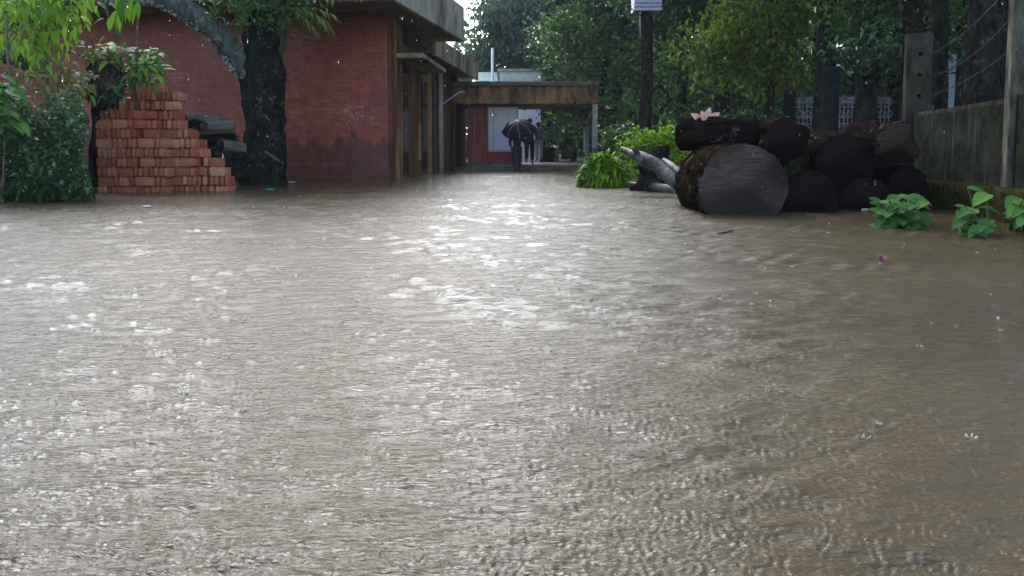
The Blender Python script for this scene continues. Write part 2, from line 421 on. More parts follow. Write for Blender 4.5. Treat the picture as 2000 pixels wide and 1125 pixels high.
class MB:
    """collects shapes in world space, builds ONE mesh"""
    def __init__(self):
        self.bm = bmesh.new()
    def box(self, lo, hi, mat=None):
        lo, hi = Vector(lo), Vector(hi)
        c = (lo + hi) / 2
        s = hi - lo
        r = bmesh.ops.create_cube(self.bm, size=1.0)
        for v in r["verts"]:
            v.co = Vector((v.co.x * s.x, v.co.y * s.y, v.co.z * s.z)) + c
            if mat is not None: v.co = mat @ v.co
        return self
    def prism(self, poly, z0, z1):
        """vertical prism over an xy outline"""
        a = [self.bm.verts.new((x, y, z0)) for x, y in poly]
        b = [self.bm.verts.new((x, y, z1)) for x, y in poly]
        n = len(poly)
        self.bm.faces.new(a[::-1]); self.bm.faces.new(b)
        for i in range(n):
            self.bm.faces.new((a[i], a[(i + 1) % n], b[(i + 1) % n], b[i]))
        return self
    def tube(self, pts, radii, seg=10, rough=0.0, rfreq=3.0, cap=True, seed=0, squash=1.0, ridge=0.0):
        pts = [Vector(p) for p in pts]
        if isinstance(radii, (int, float)): radii = [radii] * len(pts)
        rings = []
        prev = None
        for i, p in enumerate(pts):
            t = (pts[min(i + 1, len(pts) - 1)] - pts[max(i - 1, 0)]).normalized()
            if prev is None:
                a = Vector((1, 0, 0)) if abs(t.x) < 0.9 else Vector((0, 1, 0))
                u = (a - t * a.dot(t)).normalized()
            else:
                u = (prev - t * prev.dot(t)).normalized()
            prev = u
            w = t.cross(u)
            ring = []
            for k in range(seg):
                an = 2 * math.pi * k / seg
                d = u * math.cos(an) + w * math.sin(an) * squash
                r = radii[i]
                if rough:
                    r *= 1 + rough * (mnoise.noise((p + d * radii[i]) * rfreq + Vector((seed, 0, 0))) + 0.5 * mnoise.noise((p + d * radii[i]) * rfreq * 2.7 + Vector((seed, 5, 0))))
                if ridge:
                    r *= 1 + ridge * mnoise.noise(Vector((math.cos(an) * 4.5, math.sin(an) * 4.5, p.z * 1.3 + seed))) + 0.6 * ridge * mnoise.noise(Vector((math.cos(an) * 10, math.sin(an) * 10, p.z * 3 + seed)))
                ring.append(self.bm.verts.new(p + d * r))
            rings.append(ring)
        for a, b in zip(rings, rings[1:]):
            for k in range(seg):
                self.bm.faces.new((a[k], a[(k + 1) % seg], b[(k + 1) % seg], b[k]))
        if cap:
            self.bm.faces.new(rings[0][::-1]); self.bm.faces.new(rings[-1])
        return self
    def poly(self, pts):
        self.bm.faces.new([self.bm.verts.new(p) for p in pts])
        return self
    def bevel(self, w, seg=2):
        es = [e for e in self.bm.edges if len(e.link_faces) == 2 and e.calc_face_angle(0) > 0.5]
        bmesh.ops.bevel(self.bm, geom=es, offset=w, segments=seg, affect="EDGES", profile=0.5)
        return self
    def build(self, name, mat, parent=None, smooth=False, local=False, world=True):
        bm = self.bm
        bmesh.ops.recalc_face_normals(bm, faces=bm.faces)
        if parent is not None and not local:
            off = root_loc(parent)
            for v in bm.verts: v.co -= off
        me = bpy.data.meshes.new(name)
        bm.to_mesh(me); bm.free()
        if smooth:
            me.shade_smooth()
        return link_mesh(name, me, mat, parent)

def single(name, mb, mat, label, cat, loc, group=None, smooth=False):
    """a thing that is one mesh, its origin at loc"""
    loc = Vector(loc)
    for v in mb.bm.verts: v.co -= loc
    o = mb.build(name, mat, None, smooth)
    o.location = loc
    return props(o, label, cat, group)

def resample(pts, n):
    pts = [Vector(p) for p in pts]
    out = []
    m = len(pts) - 1
    for i in range(n):
        t = i / (n - 1) * m
        k = min(int(t), m - 1)
        f = t - k
        p0 = pts[max(k - 1, 0)]; p1 = pts[k]; p2 = pts[k + 1]; p3 = pts[min(k + 2, m)]
        out.append(0.5 * ((2 * p1) + (p2 - p0) * f + (2 * p0 - 5 * p1 + 4 * p2 - p3) * f * f + (3 * p1 - p0 - 3 * p2 + p3) * f ** 3))
    return out

def lerp_list(vals, n):
    return list(np.interp(np.linspace(0, len(vals) - 1, n), range(len(vals)), vals))

# ------------------------------------------------------------------ foliage
def leaf_arrays(cen, size, rng, aspect=0.42, droop=0.35, fold=0.18, out=None):
    n = len(cen)
    d = rng.normal(size=(n, 3))
    d[:, 2] *= 0.55
    d[:, 2] -= droop
    if out is not None: d += out
    d /= np.linalg.norm(d, axis=1)[:, None]
    up = rng.normal(size=(n, 3)) * 0.55 + np.array([0, 0, 1.0])
    s = np.cross(d, up); s /= (np.linalg.norm(s, axis=1)[:, None] + 1e-6)
    nn = np.cross(s, d)
    L = size[:, None]
    b = cen - d * L * 0.5
    t = cen + d * L * 0.5 - nn * L * 0.08
    m = cen - d * L * 0.06
    l = m + s * L * aspect * 0.5 + nn * L * fold
    r = m - s * L * aspect * 0.5 + nn * L * fold
    v = np.stack([b, l, t, r], axis=1).reshape(-1, 3)
    i = np.arange(n)[:, None] * 4
    f = np.concatenate([i + np.array([[0, 2, 1]]), i + np.array([[0, 3, 2]])], axis=0)
    return v, f

def clumps(blobs, rng, clump_r=0.28):
    """blobs: (x,y,z, rx,ry,rz, n leaves, leaf length)"""
    C, S = [], []
    for (x, y, z, rx, ry, rz, n, ls) in blobs:
        k = max(3, int(n / 26))
        u = rng.normal(size=(k, 3)); u /= np.linalg.norm(u, axis=1)[:, None]
        u *= (rng.random(k) ** 0.45)[:, None]
        cc = np.array([x, y, z]) + u * np.array([rx, ry, rz])
        idx = rng.integers(0, k, n)
        p = cc[idx] + rng.normal(size=(n, 3)) * clump_r * (ls / 0.14) ** 0.5 * np.array([1, 1, 0.75])
        C.append(p); S.append(ls * rng.uniform(0.6, 1.35, n))
    return np.concatenate(C), np.concatenate(S)

def crown_mesh(name, blobs, seed, aspect=0.42, droop=0.35, clump_r=0.28):
    rng = np.random.default_rng(seed)
    c, s = clumps(blobs, rng, clump_r)
    v, f = leaf_arrays(c, s, rng, aspect, droop)
    return fast_mesh(name, v, f)

def rblobs(seed, k, box, r, n, ls):
    """k leafy blobs spread through a box ((x0,x1),(y0,y1),(z0,z1))"""
    q = random.Random(seed)
    out = []
    for _ in range(k):
        rr = r * q.uniform(0.7, 1.3)
        out.append((q.uniform(*box[0]), q.uniform(*box[1]), q.uniform(*box[2]), rr, rr, rr * 0.75, int(n), ls))
    return out

def tree(name, label, loc, trunk_pts, radii, blobs, leaf, bark, seed, seg=22, limbs=(), group=None, cat="tree", aspect=0.42, droop=0.35, clump_r=0.28):
    """trunk_pts, blobs relative to the base loc"""
    t = thing(name, label, cat, loc, group)
    mb = MB()
    n = max(10, len(trunk_pts) * 9)
    mb.tube(resample(trunk_pts, n), lerp_list(radii, n), seg, 0.22, 4.0, seed=seed, ridge=0.05)
    mb.build("trunk", M[bark], t, True, local=True)
    for lp, lr in limbs:
        m2 = MB()
        m2.tube(resample(lp, 14), lerp_list(lr, 14), 8, 0.2, 4, seed=seed + 3)
        m2.build("limb", M[bark], t, True, local=True)
    if blobs:
        me = crown_mesh("crown", blobs, seed, aspect, droop, clump_r)
        link_mesh("crown", me, M[leaf], t)
    return t

# ------------------------------------------------------------------ sky and light
world = bpy.data.worlds.new("World")
scene.world = world
world.use_nodes = True
wnt = world.node_tree
bg = wnt.nodes["Background"]
sky = wnt.nodes.new("ShaderNodeTexSky")
sky.sky_type = "NISHITA"
sky.sun_disc = False
SUN_EL, SUN_AZ = R(39), R(-16)
sky.sun_elevation = SUN_EL
sky.sun_rotation = SUN_AZ
sky.air_density = 1.0
sky.dust_density = 2.0
sky.ozone_density = 1.0
hs = wnt.nodes.new("ShaderNodeHueSaturation")
hs.inputs["Saturation"].default_value = 0.95
wnt.links.new(sky.outputs[0], hs.inputs["Color"])
wnt.links.new(hs.outputs[0], bg.inputs["Color"])
bg.inputs["Strength"].default_value = 0.15
sun_d = bpy.data.lights.new("sun", "SUN")
sun_d.energy = 1.1
sun_d.angle = R(60)
sun_d.color = (0.80, 0.91, 1.0)
sun = bpy.data.objects.new("sun", sun_d)
COL.objects.link(sun)
# sun_rotation is measured clockwise from +Y
sdir = Vector((math.sin(SUN_AZ) * math.cos(SUN_EL), math.cos(SUN_AZ) * math.cos(SUN_EL), math.sin(SUN_EL)))
sun.rotation_euler = sdir.to_track_quat("Z", "Y").to_euler()
sun.location = (0, 0, 30)

scene.view_settings.view_transform = "Standard"
scene.view_settings.look = "None"
scene.view_settings.exposure = 1.62
scene.view_settings.gamma = 1
scene.render.engine = "CYCLES"
scene.cycles.use_denoising = True
scene.cycles.max_bounces = 6
scene.cycles.diffuse_bounces = 3
scene.cycles.glossy_bounces = 3
scene.cycles.transmission_bounces = 4
scene.cycles.transparent_max_bounces = 4
scene.cycles.sample_clamp_indirect = 6
scene.cycles.caustics_reflective = False
scene.cycles.caustics_refractive = False

# ------------------------------------------------------------------ ground and water
def gz(x, y):
    def ss(a, b, t):
        t = min(max((t - a) / (b - a), 0), 1)
        return t * t * (3 - 2 * t)
    far = ss(21.6, 24.0, y)
    right = ss(4.9, 5.6, x - 0.05 * max(y - 8, 0)) * ss(3.0, 5.0, y)
    lg = ss(-15, -20, x)
    h = max(far, right, lg)
    return -0.3 + 0.36 * h + 0.03 * mnoise.noise(Vector((x * 0.4, y * 0.4, 0)))

def build_ground():
    xs = np.concatenate([np.linspace(-260, -22, 14), np.linspace(-20, 24, 110), np.linspace(26, 260, 14)])
    ys = np.concatenate([np.linspace(-260, -12, 14), np.linspace(-10, 46, 130), np.linspace(49, 380, 16)])
    vs = [(x, y, gz(x, y)) for y in ys for x in xs]
    nx = len(xs)
    fs = [(j * nx + i, j * nx + i + 1, (j + 1) * nx + i + 1, (j + 1) * nx + i) for j in range(len(ys) - 1) for i in range(nx - 1)]
    me = fast_mesh("ground", vs, fs)
    me.shade_smooth()
    props(link_mesh("ground", me, M["ground"]), kind="structure")
build_ground()

SPL = []
_q = random.Random(8)
for _ in range(520):
    _y = 1.4 + 11 * _q.random() ** 1.1
    SPL.append((_q.uniform(-1, 1) * (_y * .74 + .1), _y, _q.uniform(.22, .75)))
def build_water():
    rng = np.random.default_rng(5)
    ys = list(np.arange(-3.0, 0.75, 0.05))
    y = 0.75
    while y < 25:
        ys.append(y); y *= 1.0046
    ys = np.array(ys)
    inner = np.linspace(-1, 1, 640)
    outer = np.linspace(0, 1, 50)[1:]
    nx = 640 + 2 * len(outer)
    hw_in = 0.80 * np.maximum(ys, 0.6) + 0.25
    hw_out = 1.2 * np.maximum(ys, 0.6) + 14
    X = np.empty((len(ys), nx))
    for j in range(len(ys)):
        xi = inner * hw_in[j]
        xo = hw_in[j] + outer ** 1.5 * (hw_out[j] - hw_in[j])
        X[j] = np.concatenate([-xo[::-1], xi, xo])
    Y = np.repeat(ys[:, None], nx, 1)
    Z = np.zeros_like(X)
    # wind and rain chop: many short waves, crests mostly across the view, grouped by slow amplitude fields
    cell = np.maximum(hw_in / 320, np.gradient(ys))[:, None]
    def field(s, k=5):
        a = np.zeros_like(X)
        for _ in range(k):
            th = rng.uniform(0, 2 * math.pi); w = 2 * math.pi / (s * rng.uniform(0.6, 1.6))
            a += np.sin((X * math.cos(th) + Y * math.sin(th)) * w + rng.uniform(0, 6.28))
        return a / k ** 0.5
    for lam0, lam1, cnt, slope, spread in ((0.5, 1.1, 6, 0.022, .9), (0.16, 0.40, 12, 0.042, .6), (0.06, 0.14, 26, 0.125, .42), (0.024, 0.052, 44, 0.13, .42)):
        acc = np.zeros_like(X)
        for _ in range(cnt):
            lam = rng.uniform(lam0, lam1)
            th = math.pi / 2 + 0.15 + rng.normal(0, spread)
            k = 2 * math.pi / lam
            ph = (X * math.cos(th) + Y * math.sin(th)) * k + rng.uniform(0, 6.28)
            fade = np.clip(lam / cell / 3.0 - 0.4, 0, 1)
            acc += np.sin(ph + 1.3 * field(lam * 5, 2)) / k * fade
        far = 1 + {0.06: 0.9, 0.16: 0.3}.get(lam0, 0) * np.clip((Y - 1.6) / 4.5, 0, 1)
        amp = far * np.clip(0.75 + 0.45 * field(lam1 * 7), 0.15, 1.9)
        Z += acc * amp * slope * math.sqrt(2.0 / cnt) * 1.0
    # rings spread by single drops
    n = 4200
    dy = 0.8 + 8.5 * rng.random(n) ** 1.5
    dx = rng.uniform(-1, 1, n) * (0.8 * dy + 0.3)
    drops = [(a_, b_, rng.uniform(0.010, 0.075), 1.0) for a_, b_ in zip(dx, dy)]
    for a_, b_, s_ in SPL:
        drops += [(a_, b_, 0.022 * s_, 1.2), (a_, b_, rng.uniform(.03, .06), 1.1)]
    for cx, cy, rad, gain in drops:
        lam = rng.uniform(0.010, 0.018)
        lim = rad + 0.05
        j0, j1 = np.searchsorted(ys, [cy - lim, cy + lim])
        if j1 - j0 < 2: continue
        xr = X[(j0 + j1) // 2]
        i0, i1 = np.searchsorted(xr, [cx - lim * 1.1, cx + lim * 1.1])
        if i1 - i0 < 2: continue
        rr = np.hypot(X[j0:j1, i0:i1] - cx, Y[j0:j1, i0:i1] - cy)
        env = np.exp(-((rr - rad) / 0.014) ** 2)
        c = max(cell[j0, 0], 0.001)
        if lam / c < 2.2: lam = 2.5 * c
        A = gain * 0.0007 * (0.05 / (rad + 0.02)) ** 0.5 * rng.uniform(0.5, 1.3)
        Z[j0:j1, i0:i1] += A * env * np.cos((rr - rad) * 2 * math.pi / lam)
    V = np.stack([X, Y, Z], -1).reshape(-1, 3)
    r = np.arange(len(ys) - 1)[:, None] * nx
    c = np.arange(nx - 1)[None, :]
    a = (r + c).ravel()
    Fq = np.stack([a, a + 1, a + nx + 1, a + nx], 1)
    me = fast_mesh("water", V, Fq)
    me.shade_smooth()
    props(link_mesh("water", me, M["water"]), kind="structure")
build_water()

# raised path beyond the flood, with its kerb
pm = MB()
pm.prism([(-0.9, 22.3), (2.6, 22.3), (2.9, 27), (3.6, 33), (5.2, 42), (1.8, 42), (0.6, 33), (-0.2, 27)], -0.25, 0.135)
props(pm.build("path", M["path"]), kind="structure")
km = MB().box((-1.3, 22.1, -0.25), (2.7, 22.3, 0.155)).bevel(0.015)
props(km.build("kerb", M["kerb"]), kind="structure")

# ------------------------------------------------------------------ brick hall
CX, CY = -2.49, 15.1
SD = Vector((0.068, 0.9977, 0)); SN = Vector((0.9977, -0.068, 0))
def side(s, off=0.0, z=0.0):
    return Vector((CX, CY, 0)) + SD * s + SN * off + Vector((0, 0, z))
def s_px(px):
    k = (px - 1000) / F
    return (CX - k * CY) / (k * SD.y - SD.x)
SIDE_M = Matrix((( SN.x, SD.x, 0, CX), (SN.y, SD.y, 0, CY), (0, 0, 1, 0), (0, 0, 0, 1)))

hall = thing("brick_hall", "red painted brick hall with overhanging concrete roof and flaking wall patch", "building", (CX, CY, 0))
mb = MB(); mb.box((-14.5, CY, -0.3), (CX, CY + 0.25, 3.32)); mb.build("front_wall", M["brickwall"], hall)
mb = MB(); mb.box((-14.5, CY - 0.035, -0.3), (CX + 0.02, CY - 0.003, 0.31)).bevel(0.008); mb.build("plinth", M["brickwall"], hall)
mb = MB(); mb.box((-0.25, 0.255, -0.3), (0.0, 3.4, 3.32), SIDE_M); mb.box((-0.25, 3.4, -0.3), (0, 10.9, 2.98), SIDE_M); mb.build("side_wall", M["brown_paint"], hall)
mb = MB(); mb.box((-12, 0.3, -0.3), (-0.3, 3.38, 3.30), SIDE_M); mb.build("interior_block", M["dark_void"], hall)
def pil(px0, px1, z0, z1, mat, depth=0.12):
    a, b_ = s_px(px0), s_px(px1)
    m = MB(); m.box((0.002, a, z0), (depth, b_, z1), SIDE_M).bevel(0.012)
    return m.build("pilaster", M[mat], hall)
pil(761, 770, -0.3, 3.31, "brickwall", 0.03)
pil(771, 784, -0.3, 3.30, "ochre_paint", 0.04)
pil(797, 815, -0.3, 3.30, "brown_paint", 0.04)
pil(817, 822, 0.35, 1.25, "ochre_paint", 0.03)
pil(834, 842, -0.3, 2.96, "ochre_paint", 0.04)
pil(862, 868, -0.3, 2.96, "brown_paint", 0.03)
for a, b_ in ((785.5, 796), (824, 833), (845, 850)):
    m = MB(); m.box((0.004, s_px(a), 0.12), (0.03, s_px(b_), 2.9), SIDE_M); w = m.build("window", M["dark_glass"], hall)
    s0, s1 = s_px(a), s_px(b_)
    for z in (0.9, 1.8, 2.5):
        fm = MB(); fm.box((0.031, s0 + 0.002, z), (0.05, s1 - 0.002, z + 0.05), SIDE_M)
        fm.build("glazing_bar", M["brown_paint"], w)
m = MB(); m.box((0.043, s_px(772), 2.50), (0.62, s_px(772) + 3.0, 2.60), SIDE_M).bevel(0.01); m.build("sunshade", M["concrete_tan"], hall)
# upper roof: soffit slab and thick fascia
def slab(poly, z0, z1): return MB().prism(poly, z0, z1)
o0 = P(803, 22, 14.55); o1 = P(902, 79, 18.4)
oF = o0 + (o0 - o1) * ((o0.y - 13.6) / (o1.y - o0.y))
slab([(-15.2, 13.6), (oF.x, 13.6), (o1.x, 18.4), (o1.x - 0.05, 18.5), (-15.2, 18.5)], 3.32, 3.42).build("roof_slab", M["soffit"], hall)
m = MB()
n = 14
outer = [(-15.25, 13.5), (oF.x + 0.03, 13.5), (o1.x + 0.06, 18.38), (o1.x - 0.06, 18.56), (-15.25, 18.56)]
inner = [(-15.25, 13.6), (oF.x - 0.05, 13.6), (o1.x - 0.05, 18.35), (o1.x - 0.12, 18.45), (-15.25, 18.45)]
def ring(m, outer, inner, z0, z1):
    bm = m.bm
    A = [bm.verts.new((*p, z0)) for p in outer]; B = [bm.verts.new((*p, z1)) for p in outer]
    C = [bm.verts.new((*p, z0)) for p in inner]; D = [bm.verts.new((*p, z1)) for p in inner]
    k = len(outer)
    for i in range(k):
        j = (i + 1) % k
        bm.faces.new((A[i], A[j], B[j], B[i])); bm.faces.new((C[i], D[i], D[j], C[j]))
        bm.faces.new((A[i], C[i], C[j], A[j])); bm.faces.new((B[i], B[j], D[j], D[i]))
ring(m, outer, inner, 3.25, 4.05)
m.build("fascia", M["concrete_roof"], hall)
# lower roof over the far bays
l0 = P(845, 107, 18.6); l1 = P(930, 158, 25.0)
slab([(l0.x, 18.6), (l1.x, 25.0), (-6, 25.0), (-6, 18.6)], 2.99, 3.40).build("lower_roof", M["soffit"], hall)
m = MB()
d = Vector((l1.x - l0.x, 25.0 - 18.6, 0)).normalized(); nn = Vector((d.y, -d.x, 0))
a = Vector((l0.x, 18.56, 0)) + nn * 0.004; b_ = Vector((l1.x, 25.05, 0)) + nn * 0.004
m.prism([(a.x, a.y), (b_.x, b_.y), (b_.x + nn.x * 0.07, b_.y + nn.y * 0.07), (a.x + nn.x * 0.07, a.y + nn.y * 0.07)], 2.93, 3.43)
m.build("lower_fascia", M["concrete_tan"], hall)
m = MB(); m.box((0.004, s_px(884), 0.02), (0.05, s_px(908), 2.05), SIDE_M); m.build("doorway_shade", M["dark_void"], hall)  # flat dark panel painted in for the shade of the doorway recess
m = MB(); m.box((0.052, s_px(881.5), -0.1), (0.12, s_px(883.8), 2.1), SIDE_M); m.build("door_frame", M["brown_paint"], hall)
for px, mt in ((853.5, "concrete_col"), (857.5, "metal_grey")):
    m = MB(); s = s_px(px); m.tube([side(s, 0.10, -0.2), side(s, 0.10, 1.2), side(s, 0.10, 2.9)], 0.028, 8); m.build("downpipe", M[mt], hall, True)
m = MB(); m.tube([side(s_px(858), 0.1, 1.9), side(s_px(866), 0.5, 2.3), side(s_px(872), 0.55, 2.35)], 0.02, 6); m.build("bracket", M["metal_grey"], hall, True)

# small porch and guard room beyond the flood
guard = thing("guard_room", "red guard room with white window panel under the rusty porch roof", "building", (-0.65, 24.6, 0))
gx = lambda px, Y=24.6: (px - 1000) / F * Y
m = MB(); m.box((gx(913), 24.62, 0.0), (gx(1012), 27.0, 2.06)); m.build("wall", M["red_paint"], guard)
for a, b_ in ((914, 926), (930, 941), (943, 951)):
    m = MB(); m.box((gx(a), 24.50, 0.0), (gx(b_), 24.617, 2.05)).bevel(0.01); m.build("pier", M["red_paint"], guard)
for px in (927.5, 942):
    m = MB(); m.tube([(gx(px), 24.57, 0.1), (gx(px), 24.57, 2.04)], 0.018, 8); m.build("conduit", M["metal_grey"], guard, True)
m = MB(); m.box((gx(955), 24.57, 0.62), (gx(1010), 24.617, 2.02)).bevel(0.006); w = m.build("window", M["panel_white"], guard)
m = MB()
for (x0, x1, z0, z1) in ((gx(953), gx(955.5), .58, 2.05), (gx(1009.5), gx(1011.5), .58, 2.05), (gx(963), gx(965), .62, 2.02), (gx(955.6), gx(1009.4), .56, .615)):
    m.box((x0, 24.54, z0), (x1, 24.568, z1))
m.build("frame", M["metal_grey"], w)
m = MB(); m.box((gx(910), 24.35, -0.1), (gx(1014), 24.49, 0.22)).bevel(0.01); m.build("step", M["kerb"], guard)

porch = thing("porch_roof", "flat rust-streaked concrete porch roof spanning the path on one column", "porch", (0.4, 24.0, 0))
m = MB(); m.box((gx(886, 24), 24.0, 2.09), (gx(1167, 24), 27.2, 2.72)).bevel(0.02); m.build("roof", M["rust_beam"], porch)
m = MB(); m.box((gx(884, 24), 23.9, 2.66), (gx(1169, 24), 27.3, 2.79)).bevel(0.015); m.build("coping", M["black_metal"] if False else M["kerb"], porch)
m = MB(); m.box((gx(1157, 24), 24.05, -0.1), (gx(1167, 24), 24.25, 2.085)).bevel(0.012); m.build("column", M["concrete_col"], porch)
m = MB(); m.box((gx(1157, 24), 26.8, -0.1), (gx(1167, 24), 27.0, 2.085)).bevel(0.012); m.build("column", M["concrete_col"], porch)

house = thing("white_house", "white flat house with wide windows half hidden behind the porch roof", "building", (-0.3, 33, 0))
hx = lambda px: (px - 1000) / F * 33
m = MB(); m.box((hx(976), 33, 0), (hx(1064), 35, 4.08)); m.build("wall", M["white_paint"], house)
m = MB(); m.box((hx(972), 32.8, 4.083), (hx(1067), 35.2, 4.17)); m.build("roof", M["concrete_col"], house)
for a, b_ in ((980, 1016), (1020, 1060)):
    m = MB(); m.box((hx(a), 32.95, 3.68), (hx(b_), 32.997, 3.86)); w = m.build("window", M["greenish_glass"], house)
    f = MB(); f.box((hx((a + b_) / 2 - 0.05), 32.92, 3.68), (hx((a + b_) / 2 + .05), 32.948, 3.86)); f.build("frame", M["white_paint"], w)
gh = thing("lean_to", "pale greenish sheet roofed lean-to beside the white house", "shed", (-1.3, 33, 0))
m = MB(); m.bm.faces.new([m.bm.verts.new(p) for p in [(hx(928), 31.8, 3.55), (hx(974), 31.8, 3.55), (hx(970), 34.0, 4.15), (hx(926), 34.0, 4.15)]])
bmesh.ops.solidify(m.bm, geom=m.bm.faces[:], thickness=0.08)
m.build("roof", M["greenish_glass"], gh)
m = MB(); m.box((hx(930), 32.0, 0), (hx(972), 32.2, 3.5)); m.build("wall", M["concrete_col"], gh)
m = MB(); q = P(962, 140, 30); m.tube([(q.x, 30, 0), (q.x, 30, P(962, 94, 30).z)], 0.05, 8)
single("pole", m, M["white_paint"], "thin white pole rising above the porch roof", "pole", (q.x, 30, 0), smooth=True)

# ------------------------------------------------------------------ bricks
def brick_mesh(lx, ly, lz, seed):
    bm = bmesh.new()
    bmesh.ops.create_cube(bm, size=1.0)
    for v in bm.verts: v.co = Vector((v.co.x * lx, v.co.y * ly, v.co.z * lz))
    bmesh.ops.bevel(bm, geom=bm.edges[:], offset=0.008 + 0.003 * (seed % 3), segments=2, affect="EDGES")
    q = random.Random(seed)
    for v in bm.verts:
        v.co += Vector((mnoise.noise(v.co * 14 + Vector((seed, 0, 0))), mnoise.noise(v.co * 14 + Vector((0, seed, 0))), mnoise.noise(v.co * 14 + Vector((0, 0, seed))))) * 0.010
    me = bpy.data.meshes.new("brick")
    bm.to_mesh(me); bm.free()
    me.materials.append(M["brick"])
    return me
BH = 0.131
STR = [brick_mesh(0.216, 0.075, 0.119 + .003 * (i % 3), i) for i in range(6)]
HED = [brick_mesh(0.061, 0.25, 0.119 + .003 * (i % 3), i + 9) for i in range(6)]
bq = random.Random(21)
BRICK_LABEL = "red brick stacked on edge in the loose brick pile beside the hedge"
def add_brick(me, x, y, z, rz=0.0):
    o = bpy.data.objects.new("brick", me)
    COL.objects.link(o)
    o.location = (x, y, z)
    o.rotation_euler = (bq.uniform(-.03, .03), bq.uniform(-.035, .035), rz + bq.uniform(-.06, .06))
    props(o, BRICK_LABEL, "brick", "bricks of the loose pile")
    return o
cores = MB()
def block(x0, x1, y, k0, k1, slope=0.0, top=True, core_back=0.36, side_bricks=True):
    """courses k0..k1 of bricks on edge, front face at depth y"""
    for k in range(k0, k1):
        z = k * BH + BH / 2 - 0.05
        x = x0 + bq.uniform(-0.012, 0.012)
        mode = (k % 2 == 0)
        while x < x1 - 0.05:
            hdr = bq.random() < (0.86 if mode else 0.35)
            run = bq.choice((2, 3, 4)) if hdr else 1
            for _ in range(run):
                w = 0.063 if hdr else 0.22
                if x + w > x1 + 0.04:
                    if hdr: break
                    hdr = True; w = 0.063
                    if x + w > x1 + 0.04: break
                jy = bq.uniform(-0.022, 0.022)
                if hdr: add_brick(bq.choice(HED), x + w / 2, y + 0.125 + jy, z)
                else: add_brick(bq.choice(STR), x + w / 2, y + 0.0375 + jy, z)
                x += w + bq.uniform(0.002, 0.009)
            else:
                continue
            if x + 0.063 > x1 + 0.04: break
    zt = k1 * BH - 0.05 - 0.012
    cores.box((x0 + 0.03, y + 0.2, -0.3), (x1 - 0.10, y + core_back, zt))
bx = lambda px, Y: (px - 1000) / F * Y
block(bx(189, 10.15), bx(272, 10.15), 10.15, 0, 9)
block(bx(272, 10.15), bx(324, 10.15), 10.15, 0, 6, core_back=0.34, side_bricks=False)
block(bx(204, 10.2), bx(240, 10.2), 10.2, 9, 10, core_back=.3)
block(bx(241, 10.42), bx(352, 10.42), 10.42, 6, 11)
block(bx(322, 10.42), bx(381, 10.42), 10.42, 0, 7)
block(bx(382, 10.5), bx(396, 10.5), 10.5, 0, 6)
block(bx(397, 10.45), bx(409, 10.45), 10.45, 0, 4)
block(bx(410, 10.4), bx(446, 10.4), 10.4, 0, 3)
# loose top bricks
for px, k, Y in ((285, 11, 10.62), (318, 11, 10.7), (425, 3, 10.5), (300, 6, 10.3)):
    add_brick(STR[0], bx(px, Y), Y, k * BH + BH / 2 - 0.05, bq.uniform(-.12, .12))
props(cores.build("inner_bricks", M["brick"]), kind="stuff", label="packed inner bricks of the pile", cat="bricks")

